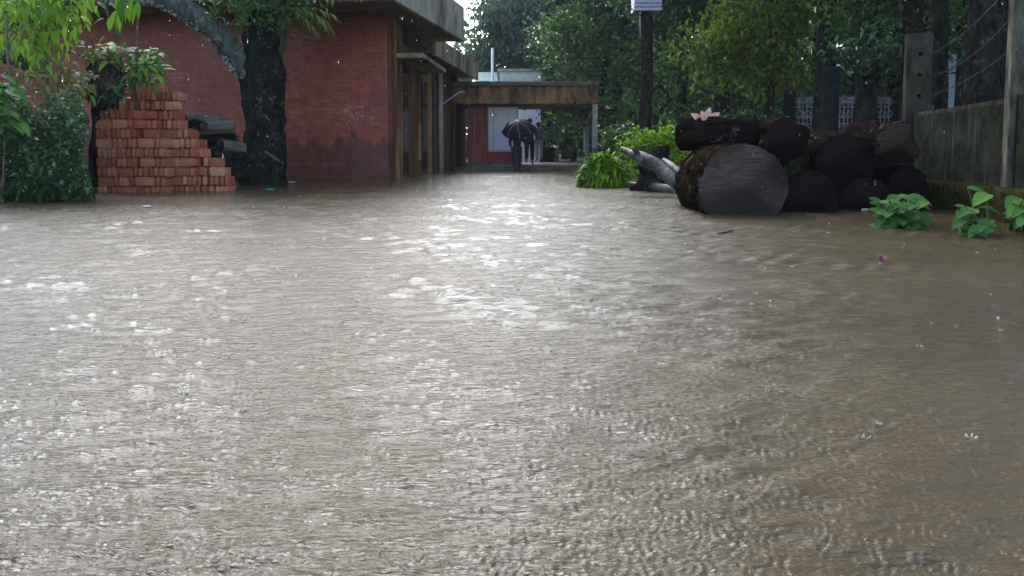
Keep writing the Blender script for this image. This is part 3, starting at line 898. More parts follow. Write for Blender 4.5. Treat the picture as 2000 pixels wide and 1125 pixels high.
# ------------------------------------------------------------------ logs
def make_log(label, p0, p1, r0, r1, bark="bark_log", cut0="cut_dark", cut1=None, group="logs of the big timber pile", rough=0.12, seed=0, seg=72, name="log", cat="log", taper_end=1.0):
    p0, p1 = Vector(p0), Vector(p1)
    L = (p1 - p0).length
    q = (p1 - p0).to_track_quat("Z", "Y")
    t = thing(name, label, cat, p0, group, q.to_euler())
    bm = bmesh.new()
    nr = max(10, int(L / 0.025))
    rings = []
    def rad(an, z, f):
        r = r0 + (r1 - r0) * f
        c = Vector((math.cos(an), math.sin(an), 0)) * 1.4
        big = mnoise.noise(c + Vector((seed, z * 0.8, 0)))
        mid = mnoise.noise(c * 3.5 + Vector((seed, 3, z * 2.2)))
        fine = mnoise.noise(c * 9 + Vector((seed, 7, z * 4)))
        return r * (1 + 1.35 * rough * (0.7 * big + 0.4 * mid + 0.2 * fine) + 0.03 * mnoise.noise(Vector((math.cos(an) * 9, math.sin(an) * 9, z * 5 + seed))) + 0.012 * mnoise.noise(Vector((math.cos(an) * 26, math.sin(an) * 26, z * 16 + seed))))
    for i in range(nr + 1):
        f = i / nr; z = L * f
        rings.append([bm.verts.new((rad(2 * math.pi * k / seg, z, f) * math.cos(2 * math.pi * k / seg), rad(2 * math.pi * k / seg, z, f) * math.sin(2 * math.pi * k / seg), z)) for k in range(seg)])
    for a, b_ in zip(rings, rings[1:]):
        for k in range(seg): bm.faces.new((a[k], a[(k + 1) % seg], b_[(k + 1) % seg], b_[k]))
    bmesh.ops.recalc_face_normals(bm, faces=bm.faces)
    me = bpy.data.meshes.new("bark"); 
    ends = [[v.co.copy() for v in rings[0]], [v.co.copy() for v in rings[-1]]]
    bm.to_mesh(me); bm.free(); me.shade_smooth()
    link_mesh("bark", me, M[bark], t)
    for e, (cm, sg) in enumerate(((cut0, -1), (cut1 or cut0, 1))):
        bm = bmesh.new()
        zc = 0 if e == 0 else L
        prev = None
        for j, fr in enumerate((0.965, 0.75, 0.5, 0.25)):
            rg = [bm.verts.new((v.x * fr, v.y * fr, zc + sg * 0.006 + sg * 0.014 * mnoise.noise(Vector((v.x * fr * 5, v.y * fr * 5, seed))))) for v in ends[e]]
            if prev:
                for k in range(seg): bm.faces.new((prev[k], prev[(k + 1) % seg], rg[(k + 1) % seg], rg[k]))
            else:
                first = [bm.verts.new((v.x * 0.995, v.y * 0.995, zc - sg * 0.012)) for v in ends[e]]
                for k in range(seg): bm.faces.new((first[k], first[(k + 1) % seg], rg[(k + 1) % seg], rg[k]))
            prev = rg
        bm.faces.new(prev)
        bmesh.ops.recalc_face_normals(bm, faces=bm.faces)
        me = bpy.data.meshes.new("cut_face"); bm.to_mesh(me); bm.free()
        link_mesh("cut_face", me, M[cm], t)
    return t

c = P(1452, 366, 6.5)
make_log("biggest log with broad grey sawn face at the front of the timber pile", c, (c.x + 0.05, 7.7, c.z - 0.01), 0.385, 0.39, "bark_log_brown", "cut_grey", seed=2, rough=0.07, seg=110)
a = P(1330, 262, 7.95); b_ = P(1475, 261, 7.55)
make_log("rough bark log lying crosswise on top of the big grey log", a, b_, 0.175, 0.19, "bark_log", "cut_red", seed=5, rough=0.16)
a = P(1535, 275, 7.15); b_ = P(1500, 262, 8.3)
make_log("short reddish brown log perched high at the middle of the timber pile", a, b_, 0.215, 0.20, "bark_log", "cut_red", seed=8, rough=0.22)
a = P(1652, 318, 7.25); b_ = P(1588, 292, 9.2)
make_log("dark-ended log with wet pale bark on top behind the broad leaf plant", a, b_, 0.285, 0.26, "bark_log", "cut_dark", seed=12, rough=0.13)
a = P(1752, 285, 6.95); b_ = P(1672, 268, 8.6)
make_log("log with ragged hollow brown end next to the concrete wall", a, b_, 0.185, 0.17, "bark_log", "cut_pale", seed=17, rough=0.34)
a = P(1580, 392, 6.85); b_ = P(1575, 380, 8.5)
make_log("low black log half under water right of the big grey log", a, b_, 0.27, 0.27, "bark_log", "cut_dark", seed=21, rough=0.12)
a = P(1692, 396, 7.05); b_ = P(1660, 380, 8.8)
make_log("lowest black log in the water behind the broad leaf plant", a, b_, 0.235, 0.24, "bark_log", "cut_dark", seed=25, rough=0.15)
a = P(1772, 362, 7.25); b_ = P(1715, 350, 8.9)
make_log("dark log at the foot of the concrete wall under the hollow log", a, b_, 0.185, 0.19, "bark_log", "cut_dark", seed=29, rough=0.15)

# driftwood to the left of the logs
def branch(label, pts, radii, mat, cat="branch", name="branch", group="weathered wood beside the grass clump", seed=0, rough=0.25, parts=(), n=18, squash=1.0):
    base = Vector(pts[0])
    t = thing(name, label, cat, base, group)
    m = MB(); m.tube(resample(pts, n), lerp_list(radii, n), 12, rough, 5, seed=seed, squash=squash)
    m.build("stem", M[mat], t, True)
    for pp, rr in parts:
        m = MB(); m.tube(resample(pp, 8), lerp_list(rr, 8), 8, rough, 7, seed=seed + 1); m.build("stub", M[mat], t, True)
    return t
branch("split grey driftwood trunk slanting down from the grass to the logs", [P(1214, 290, 10.3), P(1250, 308, 9.9), P(1290, 328, 9.6), P(1330, 366, 9.2)], [0.03, 0.08, 0.10, 0.09], "wood_grey", seed=3, parts=[([P(1250, 305, 9.9), P(1235, 288, 9.8)], [0.05, 0.02])])
branch("black uprooted stump with a knobbly head beside the driftwood", [P(1276, 392, 10.7), P(1282, 350, 10.7), P(1292, 315, 10.7), P(1290, 285, 10.7)], [0.30, 0.23, 0.14, 0.11], "bark_dark", "stump", "stump", seed=6, rough=0.45, parts=[([P(1270, 345, 10.7), P(1247, 322, 10.5)], [0.10, 0.02]), ([P(1300, 335, 10.6), P(1318, 318, 10.5)], [0.08, 0.02])])
branch("pale knotted branch lying at the water line", [P(1225, 357, 11.4), P(1258, 364, 10.8), P(1292, 368, 10.3), P(1335, 374, 9.8)], [0.02, 0.05, 0.08, 0.08], "wood_grey", seed=9, rough=0.35)
branch("short grey branch leaning against the back of the big log", [P(1296, 312, 8.6), P(1318, 328, 8.2), P(1345, 355, 7.85)], [0.02, 0.045, 0.05], "wood_grey", seed=13)
branch("pale thin twig floating in front of the big log", [P(1388, 462, 4.95), P(1402, 457, 4.98), P(1418, 453, 5.05), P(1432, 449, 5.1)], [0.006, 0.009, 0.008, 0.004], "wood_grey", "twig", "twig", "floating litter", seed=4, rough=0.1)

# firewood behind the bricks
fw = [("topmost pale firewood log beside the brick pile", P(357, 229, 11.2), P(425, 236, 11.9), 0.075, "bark_pale"),
      ("thick firewood log with pale upper side under the topmost one", P(383, 250, 11.1), P(452, 248, 11.6), 0.10, "bark_pale"),
      ("short firewood log jutting out over the stepped bricks", P(360, 240, 11.5), P(398, 246, 11.0), 0.07, "bark_log"),
      ("dark firewood log in the middle of the small stack", P(392, 276, 11.2), P(455, 272, 11.7), 0.095, "bark_log"),
      ("grey firewood log touching the tree trunk", P(430, 284, 11.3), P(474, 290, 11.7), 0.09, "bark_pale"),
      ("black firewood log low behind the bricks", P(410, 305, 11.3), P(472, 303, 11.8), 0.12, "bark_dark"),
      ("black firewood log at the bottom of the small stack", P(412, 336, 11.2), P(474, 334, 11.8), 0.15, "bark_dark")]
for i, (lb, a, b_, r, bk) in enumerate(fw):
    make_log(lb, a, b_, r, r * 0.95, bk, "cut_pale" if i < 5 else "cut_dark", group="firewood behind the bricks", seed=40 + i, seg=36, rough=0.2, cat="firewood log")

# ------------------------------------------------------------------ right hand wall, posts, wire
def holed_post(label, base, w, dpt, h, rz, mat, holes=True, cap=0.0):
    t = thing("fence_post", label, "post", base, "concrete fence posts along the right side", (0, 0, rz))
    m = MB(); m.box((-w / 2, -dpt / 2, -0.4), (w / 2, dpt / 2, h)).bevel(0.012, 2)
    bm = m.bm
    o = m.build("shaft", M[mat], t, local=True)
    if holes:
        hb = MB()
        for k in range(6):
            z = h - 0.24 - k * 0.235
            hb.tube([(0, -dpt, z), (0, dpt, z)], 0.026, 10)
        cut = hb.build("cutter", None, None)
        cut.matrix_world = Matrix.Translation(Vector(base)) @ Matrix.Rotation(rz, 4, "Z")
        md = o.modifiers.new("b", "BOOLEAN"); md.object = cut; md.operation = "DIFFERENCE"; md.solver = "EXACT"
        bpy.context.view_layer.update()
        dg = bpy.context.evaluated_depsgraph_get()
        me = bpy.data.meshes.new_from_object(o.evaluated_get(dg))
        o.modifiers.clear(); o.data = me
        bpy.data.objects.remove(cut)
    return t
pA = P(1783, 391, 8.6); pA.z = 0
pB = P(1980, 426, 6.1); pB.z = 0
wd = (pB - pA).normalized()
wrz = math.atan2(wd.y, wd.x)
hP = P(1783, 66, 8.6).z
holed_post("wide concrete fence post with a row of holes at the far end of the wall", pA, 0.27, 0.13, hP, R(-12), "post_concrete")
holed_post("pale weathered concrete post at the right edge of the photo", pB + Vector((0.02, 0, 0)), 0.21, 0.16, 2.35, R(-20), "post_pale", False)
p = P(1616, 391, 11.9); holed_post("dark fence post behind the timber pile with a pale left edge", (p.x, 11.9, 0), 0.24, 0.12, P(1616, 131, 11.9).z, R(-14), "post_dark", False)
p = P(1538, 361, 16.3); holed_post("small dark fence post left of the white lattice fence", (p.x, 16.3, 0), 0.24, 0.12, P(1538, 176, 16.3).z, R(-14), "post_dark", False)
p = P(1471, 347, 19.5); holed_post("farthest fence post half lost in the shrubs", (p.x, 19.5, 0), 0.24, 0.12, P(1471, 196, 19.5).z, R(-14), "post_dark", False)
wall = thing("garden_wall", "low stained concrete wall with mossy ledge between two posts", "wall", (pA.x, pA.y, 0))
WM = Matrix.Translation(pA) @ Matrix.Rotation(wrz, 4, "Z")
Lw = (pB - pA).length
m = MB(); m.box((0.10, -0.05, -0.4), (Lw - 0.08, 0.06, 0.955), WM).bevel(0.008); m.build("panel", M["mossy_wall"], wall)
m = MB(); m.box((Lw + 0.1, -0.05, -0.4), (Lw + 2.6, 0.06, 1.0), WM).bevel(0.008); m.build("panel", M["mossy_wall"], wall)
m = MB(); m.box((0.10, -0.055, 0.958), (Lw - 0.08, 0.065, 0.985), WM).bevel(0.006); m.build("coping", M["post_concrete"], wall)
m = MB(); m.box((0.10, -0.19, -0.4), (Lw + 1.5, -0.053, 0.27), WM)
bmesh.ops.subdivide_edges(m.bm, edges=m.bm.edges[:], cuts=12, use_grid_fill=True)
for v in m.bm.verts: v.co += Vector((mnoise.noise(v.co * 6), mnoise.noise(v.co * 6 + Vector((9, 0, 0))), 0.6 * mnoise.noise(v.co * 7 + Vector((0, 9, 0))))) * 0.035
m.build("mossy_ledge", M["moss"], wall, True)
# barbed wire strands
for i, (z0, z1, sag) in enumerate(((hP - 0.24, 2.0, 0.10), (hP - 0.475, 1.72, 0.13), (hP - 0.71, 1.42, 0.06))):
    m = MB()
    a = pA + Vector((0.1, 0, z0)); b_ = pB + Vector((0, 0.05, z1))
    pts = [a.lerp(b_, f) - Vector((0, 0, sag * 4 * f * (1 - f))) for f in np.linspace(0, 1, 24)]
    m.tube(pts, 0.0035, 5)
    for f in np.linspace(0.05, 0.95, 12):
        c = a.lerp(b_, f) - Vector((0, 0, sag * 4 * f * (1 - f)))
        m.tube([c + Vector((-.02, 0, .03)), c + Vector((.02, 0, -.03))], 0.0022, 4)
        m.tube([c + Vector((.02, .01, .03)), c + Vector((-.02, -.01, -.03))], 0.0022, 4)
    single("barbed_wire", m, M["wire"], ["top strand of barbed wire over the concrete wall", "middle sagging strand of barbed wire over the concrete wall", "lowest strand of barbed wire over the concrete wall"][i], "barbed wire", a, "barbed wire strands over the wall")

# white lattice fence, seen over the logs
lat = thing("lattice_fence", "white ornamental lattice fence glimpsed above the log pile", "fence", (P(1640, 297, 22).x, 22, 0))
lx0, lx1 = P(1545, 200, 22).x, P(1738, 200, 22).x
m = MB()
for z in (2.12, 2.0, 1.86, 1.55, 1.36, 0.75):
    m.box((lx0, 21.98, z), (lx1, 22.02, z + 0.035))
m.build("rail", M["lattice_paint"], lat)
m = MB(); x = lx0; i = 0
while x < lx1:
    m.box((x, 22.022, 0.2), (x + 0.028, 22.045, 2.16 + 0.05 * (i % 2)))
    if i % 2 == 0:
        for z in (2.02, 1.67, 1.2):
            pts = [(x + 0.014 + 0.085 * math.cos(t), 22.0, z + 0.085 * math.sin(t)) for t in np.linspace(0, 2 * math.pi, 11)]
            m.tube(pts, 0.014, 5, cap=False)
    x += 0.12; i += 1
m.build("bars", M["lattice_paint"], lat)
m = MB(); m.box((lx0 - 0.4, 22.5, 0), (lx1 + 0.6, 22.7, 2.0)); single("dark_panel", m, M["navy_wall"], "dark navy backing panel standing right behind the white lattice fence", "wall", (lx0, 22.5, 0))  # flat dark panel added as the dark background behind the bars
sh = thing("garden_shed", "pale blue-grey shed beside the big dark trunk on the right", "shed", (12, 20, 0))
m = MB(); m.box((P(1846, 200, 20).x, 20, 0), (P(1892, 200, 20).x, 20.3, P(1860, 100, 20).z)); m.build("pale_wall", M["bluegrey_wall"], sh)
m = MB(); m.box((P(1892, 200, 20).x + 0.003, 20.05, 0), (17.5, 23, 4.2)); m.build("dark_panel", M["navy_wall"], sh)
m = MB(); m.box((P(1840, 200, 20).x, 19.7, 4.203), (17.9, 23.4, 4.33)); m.build("roof", M["post_dark"], sh)

# ------------------------------------------------------------------ trees
# near tree with the big arching limb, in front of the hall
def rel(base, pts): return [tuple(Vector(p) - Vector(base)) for p in pts]
tb = P(519, 362, 12.7); tb.z = 0
T0 = [P(519, 420, 12.7), P(516, 340, 12.7), P(517, 250, 12.7), P(512, 150, 12.7), P(515, 60, 12.7), P(525, -60, 12.75), P(535, -220, 12.8), P(520, -420, 12.9)]
limbA = [P(512, 170, 12.68), P(478, 128, 12.55), P(440, 80, 12.4), P(395, 40, 12.2), P(345, 8, 12.0), P(285, -12, 11.8), P(220, -8, 11.7)]
limbB = [P(535, 110, 12.7), P(552, 40, 12.6), P(575, -50, 12.4), P(600, -160, 12.2)]
bl = []
for (px, py, Y, r, n, ls) in ((480, 5, 12.2, 0.22, 420, .12), (540, 15, 12.3, 0.26, 520, .12), (445, -10, 12.4, 0.2, 200, .12), (600, -60, 12.2, .4, 600, .16), (520, -150, 12.6, .6, 700, .18), (640, -190, 12.4, .6, 500, .18), (560, -300, 12.8, .8, 900, .2), (450, -350, 12.8, .7, 600, .2)):
    q = P(px, py, Y) - tb
    bl.append((q.x, q.y, q.z, r, r, r * 0.7, n, ls))
t = tree("old_tree", "thick mossy tree with a long arching limb in front of the red hall", tb, rel(tb, T0), [0.46, 0.37, 0.32, 0.36, 0.32, 0.29, 0.26, 0.2], bl, "leaf_mid", "bark_moss", 31, seg=56,
     limbs=[(rel(tb, limbA), [0.22, 0.20, 0.19, 0.185, 0.17, 0.15, 0.12]), (rel(tb, limbB), [0.14, 0.12, 0.10, 0.07])], aspect=0.34, droop=0.7)
for ch in t.children:
    if ch.name.startswith("limb"): ch.data.materials[0] = M["bark_limb"]
# pale lichen crust along the underside of the arching limb
m = MB()
rs = resample(limbA, 40)
rq = random.Random(3)
for i in range(5, 40):
    p = rs[i]
    tgt = (rs[min(i + 1, 39)] - rs[i - 1]).normalized()
    dn = Vector((tgt.z, 0, -tgt.x)); dn = dn if dn.z < 0 else -dn
    rr = float(np.interp(i, np.linspace(0, 39, 7), [0.22, 0.20, 0.19, 0.185, 0.17, 0.15, 0.12]))
    for k in range(14):
        c = p + dn * rr * rq.uniform(0.70, 0.99) + Vector((rq.uniform(-.05, .05), -rr * rq.uniform(0.1, 0.62), rq.uniform(-.04, .04)))
        mm = Matrix.Translation(c)
        g = bmesh.ops.create_icosphere(m.bm, subdivisions=1, radius=rq.uniform(0.012, 0.034), matrix=mm)
        for v in g["verts"]: v.co += Vector((mnoise.noise(v.co * 30), mnoise.noise(v.co * 30 + Vector((4, 0, 0))), mnoise.noise(v.co * 30 + Vector((0, 4, 0))))) * 0.03
o = m.build("lichen_crust", M["fleck"], t, True)
o["kind"] = "stuff"
# a loose twig against the trunk
m = MB(); m.tube([P(518, 296, 12.22), P(532, 305, 12.2), P(546, 314, 12.18)], 0.014, 6)
single("stick", m, M["twig"], "short pale stick leaning against the mossy tree trunk", "stick", P(518, 296, 12.22), smooth=True)

# fern-like sprig hanging beside the trunk
def sprig(label, base, leaves, mat, stems, name="fern", cat="fern", group=None, aspect=0.22, stem_mat="twig", stem_r=0.008):
    t = thing(name, label, cat, base, group)
    m = MB()
    for s in stems:
        n = 10; m.tube(resample(s, n), lerp_list([stem_r, stem_r * 0.5], n), 6)
    m.build("stem", M[stem_mat], t, True)
    V, Fc, off = [], [], 0
    for (p, d, up, L, w) in leaves:
        v, f = blade(p, d, up, L, w)
        V.append(v); Fc.append(f + off); off += len(v)
    V = np.concatenate(V) - np.array(base)
    me = fast_mesh("leaves", V, np.concatenate(Fc)); me.shade_smooth()
    link_mesh("leaves", me, M[mat], t)
    return t
def blade(p, d, up, L, w, n=5, bend=0.35, fold=0.25):
    """one leaf blade with midrib fold and drooping tip"""
    p = np.array(p, float); d = np.array(d, float); d /= np.linalg.norm(d)
    up = np.array(up, float); s = np.cross(d, up); s /= np.linalg.norm(s) + 1e-9
    u = np.cross(s, d)
    prof = np.sin(np.linspace(0.06, 1, n + 1) ** 0.8 * math.pi) ** 0.8
    prof[-1] = 0.02
    vs = []
    for i in range(n + 1):
        f = i / n
        c = p + d * L * f - u * L * bend * f * f - np.array([0, 0, 1]) * L * bend * 0.5 * f * f
        hw = w * 0.5 * prof[i]
        vs += [c - s * hw + u * hw * fold, c, c + s * hw + u * hw * fold]
    fs = []
    for i in range(n):
        a = 3 * i
        fs += [[a, a + 1, a + 4], [a, a + 4, a + 3], [a + 1, a + 2, a + 5], [a + 1, a + 5, a + 4]]
    return np.array(vs), np.array(fs)
fr = random.Random(5)
base = P(560, 18, 12.1)
lv, st = [], []
for k in range(9):
    tip = P(fr.uniform(610, 668), fr.uniform(15, 70), 12.1 + fr.uniform(-.4, .3))
    st.append([base, base.lerp(tip, .5) + Vector((0, 0, 0.08)), tip])
    for j in range(22):
        f = 0.25 + 0.75 * j / 22
        p = base.lerp(tip, f) + Vector((0, 0, 0.08 * 4 * f * (1 - f)))
        d = (tip - base).normalized() + Vector((0, fr.choice((-1, 1)) * 0.9, fr.uniform(-.9, .3)))
        lv.append((p, d, (0, 0, 1), fr.uniform(.13, .21), 0.028))
sprig("bright feathery leaf spray hanging right of the mossy tree", base, lv, "leaf_yellow", st, "leaf_spray", "leaf spray")

# left side: hedge
def hedge(label, box, n, ls, seed, mat, group=None):
    (x0, x1), (y0, y1), (z0, z1) = box
    base = Vector(((x0 + x1) / 2, (y0 + y1) / 2, 0))
    t = thing("hedge", label, "hedge", base, group)
    rng = np.random.default_rng(seed)
    c = np.stack([rng.uniform(x0, x1, n), y0 + (y1 - y0) * rng.random(n) ** 1.8, rng.uniform(z0, z1, n)], 1)
    c[:, 1] += 0.16 * np.sin(c[:, 0] * 7) * np.cos(c[:, 2] * 8) + 0.1 * np.sin(c[:, 0] * 17 + c[:, 2] * 13)
    top = z1 - 0.15 + 0.12 * np.sin(c[:, 0] * 5.0 + c[:, 1] * 3) + 0.10 * np.sin(c[:, 0] * 13.0 - c[:, 1] * 7)
    c = c[c[:, 0] < -0.57 * c[:, 1] + 0.04 * np.sin(c[:, 2] * 9)]
    top = z1 - 0.15 + 0.12 * np.sin(c[:, 0] * 5.0 + c[:, 1] * 3) + 0.10 * np.sin(c[:, 0] * 13.0 - c[:, 1] * 7)
    c = c[c[:, 2] < top + rng.normal(0, 0.09, len(c))]
    v, f = leaf_arrays(c, ls * rng.uniform(.6, 1.4, len(c)), rng, 0.6, 0.5, out=np.array([0, -0.5, 0]))
    link_mesh("leaves", fast_mesh("leaves", v - np.array(base), f), M[mat], t)
    m = MB()
    for _ in range(46):
        x = rng.uniform(x0 + .1, x1 - .85); y = y0 + (y1 - y0) * rng.uniform(.45, .9)
        m.tube([(x, y, -.1), (x + rng.normal(0, .1), y, (z0 + z1) / 2), (x + rng.normal(0, .1), y, z1 - .25)], 0.009, 5)
    m.build("stems", M["twig"], t, True)
    return t
hedge("dense dark green hedge left of the brick pile", ((-7.6, -4.6), (8.3, 9.7), (-0.05, 1.26)), 26000, 0.06, 3, "leaf_hedge")
# grassy sprouts at the foot of the hedge
lv = []
base = P(60, 395, 8.35); base.z = 0
for k in range(420):
    x = P(fr.uniform(-40, 170), 395, 8.35).x; y = fr.uniform(8.2, 8.6)
    lv.append(((x, y, fr.uniform(-.02, .12)), (fr.uniform(-.7, .7), fr.uniform(-.9, .2), fr.uniform(.3, 1.2)), (0, 0.3, 1), fr.uniform(.10, .24), fr.uniform(.018, .035)))
sprig("low green weeds in the water along the hedge foot", base, lv, "leaf_hedge", [[base, base + Vector((0, 0, .1)), base + Vector((0.02, 0, .2))]], "weeds", "weeds")

# big soft leaf plant on the far left
def big_leaf_plant(label, base, specs, mat, stems, group=None, wr=0.5, name="broad_leaf_plant", cat="plant", stem_mat="twig", stem_r=0.015):
    lv = []
    for (px, py, Y, L, ang, droop) in specs:
        p = P(px, py, Y)
        d = Vector((math.cos(ang), -0.45, math.sin(ang) - droop))
        lv.append((p, d, (0.1, -0.55, 1), L, L * wr))
    return sprig(label, base, lv, mat, stems, name, cat, group, stem_mat=stem_mat, stem_r=stem_r)
specs = [(10 + fr.uniform(-30, 35), fr.uniform(165, 250), fr.uniform(7.9, 8.4), fr.uniform(.09, .2), fr.uniform(-.6, 2.6), .3) for _ in range(150)]
b0 = P(5, 395, 8.3); b0.z = 0
big_leaf_plant("bright green leafy shrub at the left edge above the hedge", b0, specs, "leaf_broad", [[b0, P(8, 300, 8.3), P(12, 190, 8.2)], [b0, P(-10, 280, 8.3), P(-15, 180, 8.3)]])
# teak-like tree above
b1 = P(98, 395, 9.4); b1.z = 0
specs = []
for _ in range(520):
    specs.append((fr.gauss(100, 42), fr.gauss(5, 35), fr.uniform(8.8, 9.8), fr.uniform(.06, .17), fr.uniform(-3.2, .2), .3))
for _ in range(300):
    specs.append((fr.uniform(-30, 75), fr.uniform(-40, 105), fr.uniform(9, 9.8), fr.uniform(.07, .15), fr.uniform(-3.4, .4), .3))
for _ in range(90):
    specs.append((fr.gauss(75, 35), fr.uniform(75, 140), fr.uniform(9, 9.6), fr.uniform(.06, .12), fr.uniform(-3, 0.4), .4))
for _ in range(26):
    specs.append((fr.gauss(245, 10), fr.uniform(-30, 22), fr.uniform(8.9, 9.4), fr.uniform(.12, .24), fr.uniform(-2.4, -.8), .6))
big_leaf_plant("slim sapling with large bright green leaves over the hedge", b1, specs, "leaf_lime", [[b1, P(94, 260, 9.4), P(92, 120, 9.4), P(88, 20, 9.4), P(85, -60, 9.4)], [b1 + Vector((.02, 0, 0)), P(100, 250, 9.35), P(118, 130, 9.3), P(140, 40, 9.3), P(150, -30, 9.3)], [P(92, 90, 9.4), P(150, -20, 9.2), P(245, -30, 9.1)]], wr=0.42, name="sapling", cat="sapling", stem_r=0.03)
b2 = P(60, 395, 9.0); b2.z = 0
specs = [(fr.choice((fr.gauss(95, 28), fr.gauss(150, 25), fr.gauss(60, 25))), fr.uniform(135, 180), fr.uniform(8.9, 9.3), fr.uniform(.06, .13), fr.uniform(-3, 3), .2) for _ in range(150)]
b2 = P(112, 395, 9.1); b2.z = 0
big_leaf_plant("thin shrub with yellowing small leaves between hedge and brick pile", b2, specs, "leaf_olive", [[b2, P(104, 260, 9.1), P(110, 175, 9.1), P(125, 100, 9.1)], [P(104, 260, 9.1), P(140, 180, 9.1), P(165, 165, 9.1)], [P(108, 200, 9.1), P(75, 165, 9.1)]], wr=0.45, name="shrub", cat="shrub", stem_r=0.016)
# leaning dark limb on the far left with pale top
branch("dark sagging branch with a pale upper edge at the far left", [P(-60, 88, 9.6), P(0, 100, 9.6), P(45, 116, 9.6), P(92, 142, 9.6)], [0.15, 0.14, 0.12, 0.09], "bark_limb", cat="branch", group=None, seed=15, rough=0.15)
m = MB(); m.tube(resample([P(14, 40, 9.0), P(15, 110, 9.0), P(19, 160, 9.0), P(22, 390, 9.0)], 14), 0.014, 6)
single("stem", m, M["vine"], "thin bare upright stem at the left edge", "plant stem", P(22, 390, 9.0), smooth=True) if False else single("bare_sapling", m, M["vine"], "thin bare upright stem at the left edge", "plant stem", P(22, 390, 9.0), smooth=True)
# hanging vine and slanting stick
m = MB(); m.tube(resample([P(268, -120, 9.8), P(269, 20, 9.8), P(267, 95, 9.8), P(264, 150, 9.8), P(262, 215, 9.9)], 20), 0.012, 6)
single("hanging_vine", m, M["vine"], "thin vine hanging straight down over the brick pile", "vine", P(268, -120, 9.8), smooth=True)
m = MB(); m.tube(resample([P(198, -40, 9.5), P(208, 20, 9.5), P(218, 50, 9.6), P(227, 78, 9.7)], 12), lerp_list([0.02, 0.012], 12), 6)
single("hanging_stick", m, M["bark_pale"], "pale slanting stick above the leafy stump", "stick", P(227, 78, 9.7), smooth=True)

# shaggy stump with sprouting leaves behind the bricks
sb = P(205, 395, 9.9); sb.z = 0
st = thing("leafy_stump", "shaggy dark stump sprouting leaves behind the left of the brick pile", "stump", sb)
m = MB(); m.tube(resample([P(182, 385, 10.3), P(186, 240, 10.2), P(198, 190, 10.1), P(205, 150, 9.9), P(210, 128, 9.8)], 26), lerp_list([.06, .05, .14, .20, .15], 26), 18, 0.5, 6, seed=4); m.build("trunk", M["bark_dark"], st, True)
m = MB()
for tip in ((150, 92), (128, 100), (170, 70), (250, 80), (235, 60)):
    m.tube(resample([P(205, 145, 9.8), P((205 + tip[0]) / 2, (125 + tip[1]) / 2, 9.7), P(*tip, 9.6)], 8), lerp_list([.022, .008], 8), 6)
m.build("twig", M["bark_pale"], st, True)
lv = []
for _ in range(420):
    lv.append((P(fr.gauss(207, 16), fr.uniform(125, 195), 9.66 + fr.uniform(-.1, .15)), (fr.uniform(-1, 1), -.6, -1.2), (0, -1, .4), fr.uniform(.07, .15), .04))
V = []; Fc = []; off = 0
for L_ in lv:
    v, f = blade(*L_); V.append(v); Fc.append(f + off); off += len(v)
link_mesh("dead_fronds", fast_mesh("dead_fronds", np.concatenate(V) - np.array(sb), np.concatenate(Fc)), M["leaf_dead"], st)
def cluster(px, py, spx, spy, Y, n, L, mat, nm):
    V, Fc, off = [], [], 0
    for _ in range(n):
        p = P(px + max(-1.5, min(1.5, fr.gauss(0, 1))) * spx, py + max(-1.5, min(1.5, fr.gauss(0, 1))) * spy, Y + fr.uniform(-.25, .2))
        v, f = blade(p, (fr.uniform(-1, 1), fr.uniform(-.9, .2), fr.uniform(-.7, .7)), (0, -.5, 1), L * fr.uniform(.6, 1.3), L * .42)
        V.append(v); Fc.append(f + off); off += len(v)
    link_mesh(nm, fast_mesh(nm, np.concatenate(V) - np.array(sb), np.concatenate(Fc)), M[mat], st)
cluster(280, 132, 21, 20, 9.75, 130, .15, "leaf_broad", "leaves")
cluster(288, 122, 20, 16, 9.7, 60, .14, "leaf_lime", "leaves")
cluster(205, 100, 26, 12, 9.6, 70, .12, "leaf_olive", "leaves")
cluster(218, 105, 10, 10, 9.6, 14, .26, "leaf_lime", "leaves")
cluster(160, 165, 14, 14, 9.6, 60, .12, "leaf_yellow", "leaves")
cluster(222, 178, 14, 12, 9.7, 60, .11, "leaf_hedge", "leaves")

# ------------------------------------------------------------------ grass clump and water plants
gb = P(1180, 362, 11.9); gb.z = 0
g = thing("grass_clump", "bright lime green clump of long grassy leaves beside the driftwood", "grass clump", gb)
V, Fc, off = [], [], 0
for _ in range(3600):
    an = fr.uniform(0, 2 * math.pi); r = 0.37 * fr.random() ** .5
    p = (gb.x + r * math.cos(an), gb.y + r * math.sin(an) * .7, fr.uniform(-.05, .52) * (1 - (r / .48) ** 2))
    d = (math.cos(an) * .5 + fr.uniform(-.8, .8), math.sin(an) * .4 + fr.uniform(-.8, .5), fr.uniform(-.5, 1.0))
    v, f = blade(p, d, (0, 0, 1), fr.uniform(.08, .19), fr.uniform(.03, .055), bend=.4)
    V.append(v); Fc.append(f + off); off += len(v)
link_mesh("blades", fast_mesh("blades", np.concatenate(V) - np.array(gb), np.concatenate(Fc)), M["leaf_lime"], g)

